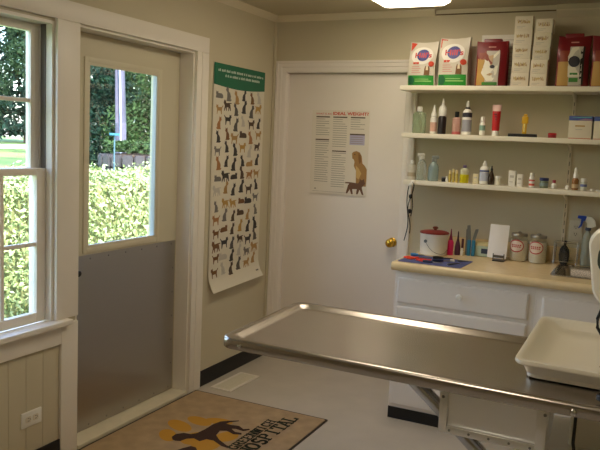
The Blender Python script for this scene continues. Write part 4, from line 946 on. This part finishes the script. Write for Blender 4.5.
# ------------------------------------------------------------------ outside
GZ = -.35
lawn = M('lawn_grass', (96, 128, 62), .9, bump=1, bscale=40, vary=.35, vscale=.4)
mb = MB(); mb.grid(lambda i, j: (-.14-70*i, -60+110*j, GZ+.02*70*i), 10, 10); o = mb.build('ground', lawn); o['kind'] = 'structure'
mb = MB(); mb.grid(lambda i, j: (-34-6*i, -60+110*j, GZ+.02*(34+6*i)+.03), 2, 10); o = mb.build('street', M('pale_road', (196, 194, 186), .9)); o['kind'] = 'structure'

def leaf_mesh(name, gen, n, size, mat, parent, seed):
    R = random.Random(seed); v = []; f = []
    for _ in range(n):
        c, nr = gen(R)
        d = Vector((R.gauss(0, 1), R.gauss(0, 1), R.gauss(0, 1)+.3)).normalized(); d = (d+Vector(nr)*.9).normalized()
        a = d.orthogonal().normalized(); a.rotate(Matrix.Rotation(R.uniform(0, 6.28), 3, d)); b = d.cross(a)
        s = size*R.uniform(.6, 1.25); w = s*.5; c = Vector(c); k = len(v)
        v += [tuple(c-a*s), tuple(c+b*w-d*s*.12), tuple(c+a*s), tuple(c-b*w-d*s*.12)]
        f.append((k, k+1, k+2, k+3))
    me = bpy.data.meshes.new(name); me.from_pydata(v, [], f); me.materials.append(mat)
    o = bpy.data.objects.new(name, me); COL.objects.link(o); o.parent = parent
    return o
HEDGE = leafmat('hedge_leaves', [(104, 124, 78), (180, 194, 150), (222, 226, 198), (238, 234, 220), (220, 200, 190), (150, 168, 112)], .4, .5)
DARKL = leafmat('conifer_needles', [(10, 30, 20), (20, 50, 32), (40, 74, 42), (14, 40, 32)])
MIDL = leafmat('broad_leaves', [(22, 42, 24), (36, 60, 32), (84, 108, 58), (28, 48, 28)])
LITL = leafmat('bright_leaves', [(44, 66, 34), (84, 108, 58), (150, 166, 108), (34, 54, 30)])
BARK = M('tree_bark', (82, 68, 54), .9, bump=1, bscale=30, vary=.2, vscale=8)
t = thing('hedge', 'clipped pale green hedge growing close outside the door and window', 'hedge', (-2.7, .2, GZ))
def hg(R):
    y = R.uniform(-4.2, 3.2); k = R.random()
    if k < .62: return (.48+R.gauss(0, .05), y, R.uniform(.02, 1.47)), (1, 0, .2)
    return (R.uniform(-.5, .5), y, 1.47+.05*sin(y*3)+R.gauss(0, .04)), (0, 0, 1)
leaf_mesh('foliage', hg, 34000, .026, HEDGE, t, 1)
mb = MB(); mb.box(-.42, .40, -4.15, 3.15, 0.02, 1.41); mb.build('branches', M('hedge_twigs', (120, 126, 80), .95, bump=1, bscale=20, vary=.4, vscale=20), t)
def tree(name, label, x, y, h, r, mat, n, ls, seed, group='trees beyond the hedge', cz=.58, cone=False):
    g = GZ+.02*(-x)
    t = thing(name, label, 'tree', (x, y, g), 0, group)
    mb = MB(); R = random.Random(seed); mb.tube([(0, 0, -.1), (R.uniform(-.1, .1), R.uniform(-.1, .1), h*.4), (R.uniform(-.2, .2), R.uniform(-.2, .2), h*.85)], [h*.012, h*.009, h*.004], 10); mb.build('trunk', BARK, t)
    bl = [(R.uniform(-r, r)*.7, R.uniform(-r, r)*.7, h*cz+R.uniform(-.32, .36)*h, R.uniform(.35, .6)*r) for _ in range(16)]
    def gen(R):
        if cone:
            q = R.random()**1.3; z = h*(.06+.92*q); a = R.uniform(0, 2*pi); rr = r*(1-q)*(.55+.45*R.random())*(1+.25*sin(z*4.2)); return (rr*cos(a), rr*sin(a), z-.12*rr), (cos(a), sin(a), .3)
        b = R.choice(bl); d = Vector((R.gauss(0, 1), R.gauss(0, 1), R.gauss(0, 1))).normalized(); p = Vector(b[:3])+d*b[3]*R.uniform(.75, 1.05); return tuple(p), tuple(d)
    leaf_mesh('crown', gen, n, ls, mat, t, seed)
tree('conifer', 'dark conifer tree beyond the hedge, seen left in the door glass', -12.6, 11.9, 9., 1.6, DARKL, 14000, .075, 11, cone=True)
tree('conifer', 'dark conifer tree beyond the hedge, seen right of the pole through the door', -16., 17.2, 10.5, 2.4, DARKL, 12000, .1, 12, cone=True)
tree('leafy_tree', 'bright leafy tree seen far right through the door glass', -10.2, 12.2, 5.2, 1.3, LITL, 8000, .07, 13)
tree('leafy_tree', 'mid green tree standing farther back behind the pole', -24, 25.5, 11., 3., MIDL, 12000, .12, 14)
tree('leafy_tree', 'leafy tree with bare trunk seen through the upper window sash', -20, 16.95, 9.5, 2.4, MIDL, 8000, .1, 15, cz=.68)
tree('conifer', 'dark conifer on the far left beyond the road', -42, 31, 15., 3.8, DARKL, 9000, .24, 17, cone=True)
tree('conifer', 'dark conifer far beyond the road, second from the left', -44, 39, 16., 4., DARKL, 9000, .24, 18, cone=True)
tree('conifer', 'dark conifer far beyond the road behind the leafy trees', -43, 48, 15., 4.2, DARKL, 9000, .24, 19, cone=True)
tree('leafy_tree', 'broad tree far beyond the road at the left', -46, 23, 12., 3.6, MIDL, 9000, .22, 20)
tree('leafy_tree', 'dark broad tree far back between the conifers behind the planter', -31, 34.5, 12., 3.6, DARKL, 11000, .16, 21, cz=.5)
tree('leafy_tree', 'low shrubby tree at the lawn edge beyond the window', -33, 24.5, 5., 2., MIDL, 7000, .12, 22, cz=.5)
# pole
t = thing('utility_pole', 'weathered grey pole standing beyond the hedge behind the stone planter', 'pole', (-8.2, 8.12, GZ+.16), 0)
mb = MB(); mb.tube([(0, .06, -.2), (.02, 0, 2.0), (.06, -.34, 8.)], [.125, .12, .1], 14); mb.build('pole_shaft', M('weathered_pole', (74, 74, 94), .8, bump=.6, bscale=25, vary=.15, vscale=6), t)
mb = MB(); mb.tube([(.10, -.06, -.1), (.12, -.12, 2.0), (.14, -.40, 7.)], .02, 6); mb.build('conduit', M('pale_conduit', (150, 166, 190), .5), t)
t = thing('stone_planter', 'low round stone planter ringed around the foot of the pole', 'planter', (-7.2, 7.35, GZ+.15))
mb = MB(); R = random.Random(4)
for row in range(5):
    n = 18
    for k in range(n):
        a = 2*pi*(k+.5*(row % 2))/n; c = Vector((.62*cos(a), .62*sin(a), .14+row*.27)); bm = bmesh.new(); bmesh.ops.create_cube(bm, size=1)
        bmesh.ops.bevel(bm, geom=list(bm.edges), offset=.12, segments=2, affect='EDGES')
        mb.addbm(bm, 0, Matrix.Translation(c) @ Matrix.Rotation(a, 4, 'Z') @ Matrix.Diagonal((.16, .215+R.uniform(-.02, .0), .255, 1))); bm.free()
mb.build('stone_ring', M('grey_stone', (50, 50, 56), .9, bump=1, bscale=12, vary=.3, vscale=3), t)
mb = MB(); mb.lathe([(.58, 0), (.58, 1.34), (0, 1.4)], n=20); mb.build('soil', M('soil', (60, 48, 36), .95), t)
def pg(R):
    a = R.uniform(0, 6.28); r = .62*math.sqrt(R.random()); return (r*cos(a), r*sin(a), 1.4+R.uniform(0, .22)), (0, 0, 1)
leaf_mesh('plants', pg, 900, .06, LITL, t, 31)
t = thing('bird_table', 'small blue bird table on a thin post beyond the hedge', 'bird table', (-6.3, 5.72, GZ+.13))
mb = MB(); mb.tube([(0, 0, -.1), (0, 0, 1.75)], .014, 8); mb.build('post', M('blue_grey_post', (50, 80, 96), .6), t)
mb = MB(); mb.box(-.06, .06, -.07, .07, 1.75, 1.775, bev=.006); mb.box(-.06, -.052, -.07, .07, 1.775, 1.795); mb.box(.052, .06, -.07, .07, 1.775, 1.795); mb.build('tray', M('cyan_paint', (34, 92, 120), .6), t)
for k, (y0, y1, l) in enumerate(((9.15, 9.9, 'left'), (9.45, 10.25, 'right'))):
    t = thing('guy_wire', f'{l} of two pale slanting wires seen at the right of the door glass', 'wire', (-8.2, y1, GZ+.1)); mb = MB(); mb.tube([(0, 0, 0), (0, y0-y1, 4.2)], .016, 6); mb.build('strand', M('pale_wire', (206, 214, 214), .5), t)

# ------------------------------------------------------------------ sky, sun, camera
w = bpy.data.worlds.new('World'); S.world = w; w.use_nodes = True
nt = w.node_tree; bg = nt.nodes['Background']
sky = nt.nodes.new('ShaderNodeTexSky'); sky.sky_type = 'NISHITA'; sky.sun_disc = False; sky.sun_elevation = radians(48); sky.sun_rotation = radians(120); sky.dust_density = 2.
nt.links.new(sky.outputs['Color'], bg.inputs['Color']); bg.inputs['Strength'].default_value = 1.1
sd = bpy.data.lights.new('sun', 'SUN'); sd.energy = 12.; sd.angle = radians(.6); sd.color = (1, .95, .86)
so = bpy.data.objects.new('sun', sd); COL.objects.link(so)
so.rotation_euler = Vector((-.62, .3, -.85)).to_track_quat('-Z', 'Y').to_euler()

cam = bpy.data.cameras.new('camera'); cam.sensor_width = 36.; cam.lens = 718.112/600*36; cam.clip_start = .02; cam.clip_end = 300
co = bpy.data.objects.new('camera', cam); COL.objects.link(co)
f = Vector((-0.43265226, 0.89425658, -0.11453026)); r = Vector((0.89710469, 0.43964082, 0.04380784)); u = Vector((-0.08952763, 0.08379207, 0.99245337))
m = Matrix((r, u, -f)).transposed().to_4x4(); m.translation = Vector((2.43943, -4.51663, 1.559947)); co.matrix_world = m
S.camera = co
S.view_settings.view_transform = 'Standard'; S.view_settings.look = 'None'; S.view_settings.exposure = .54; S.view_settings.gamma = 1.
S.cycles.max_bounces = 10; S.cycles.diffuse_bounces = 5; S.cycles.transparent_max_bounces = 16; S.cycles.use_denoising = True
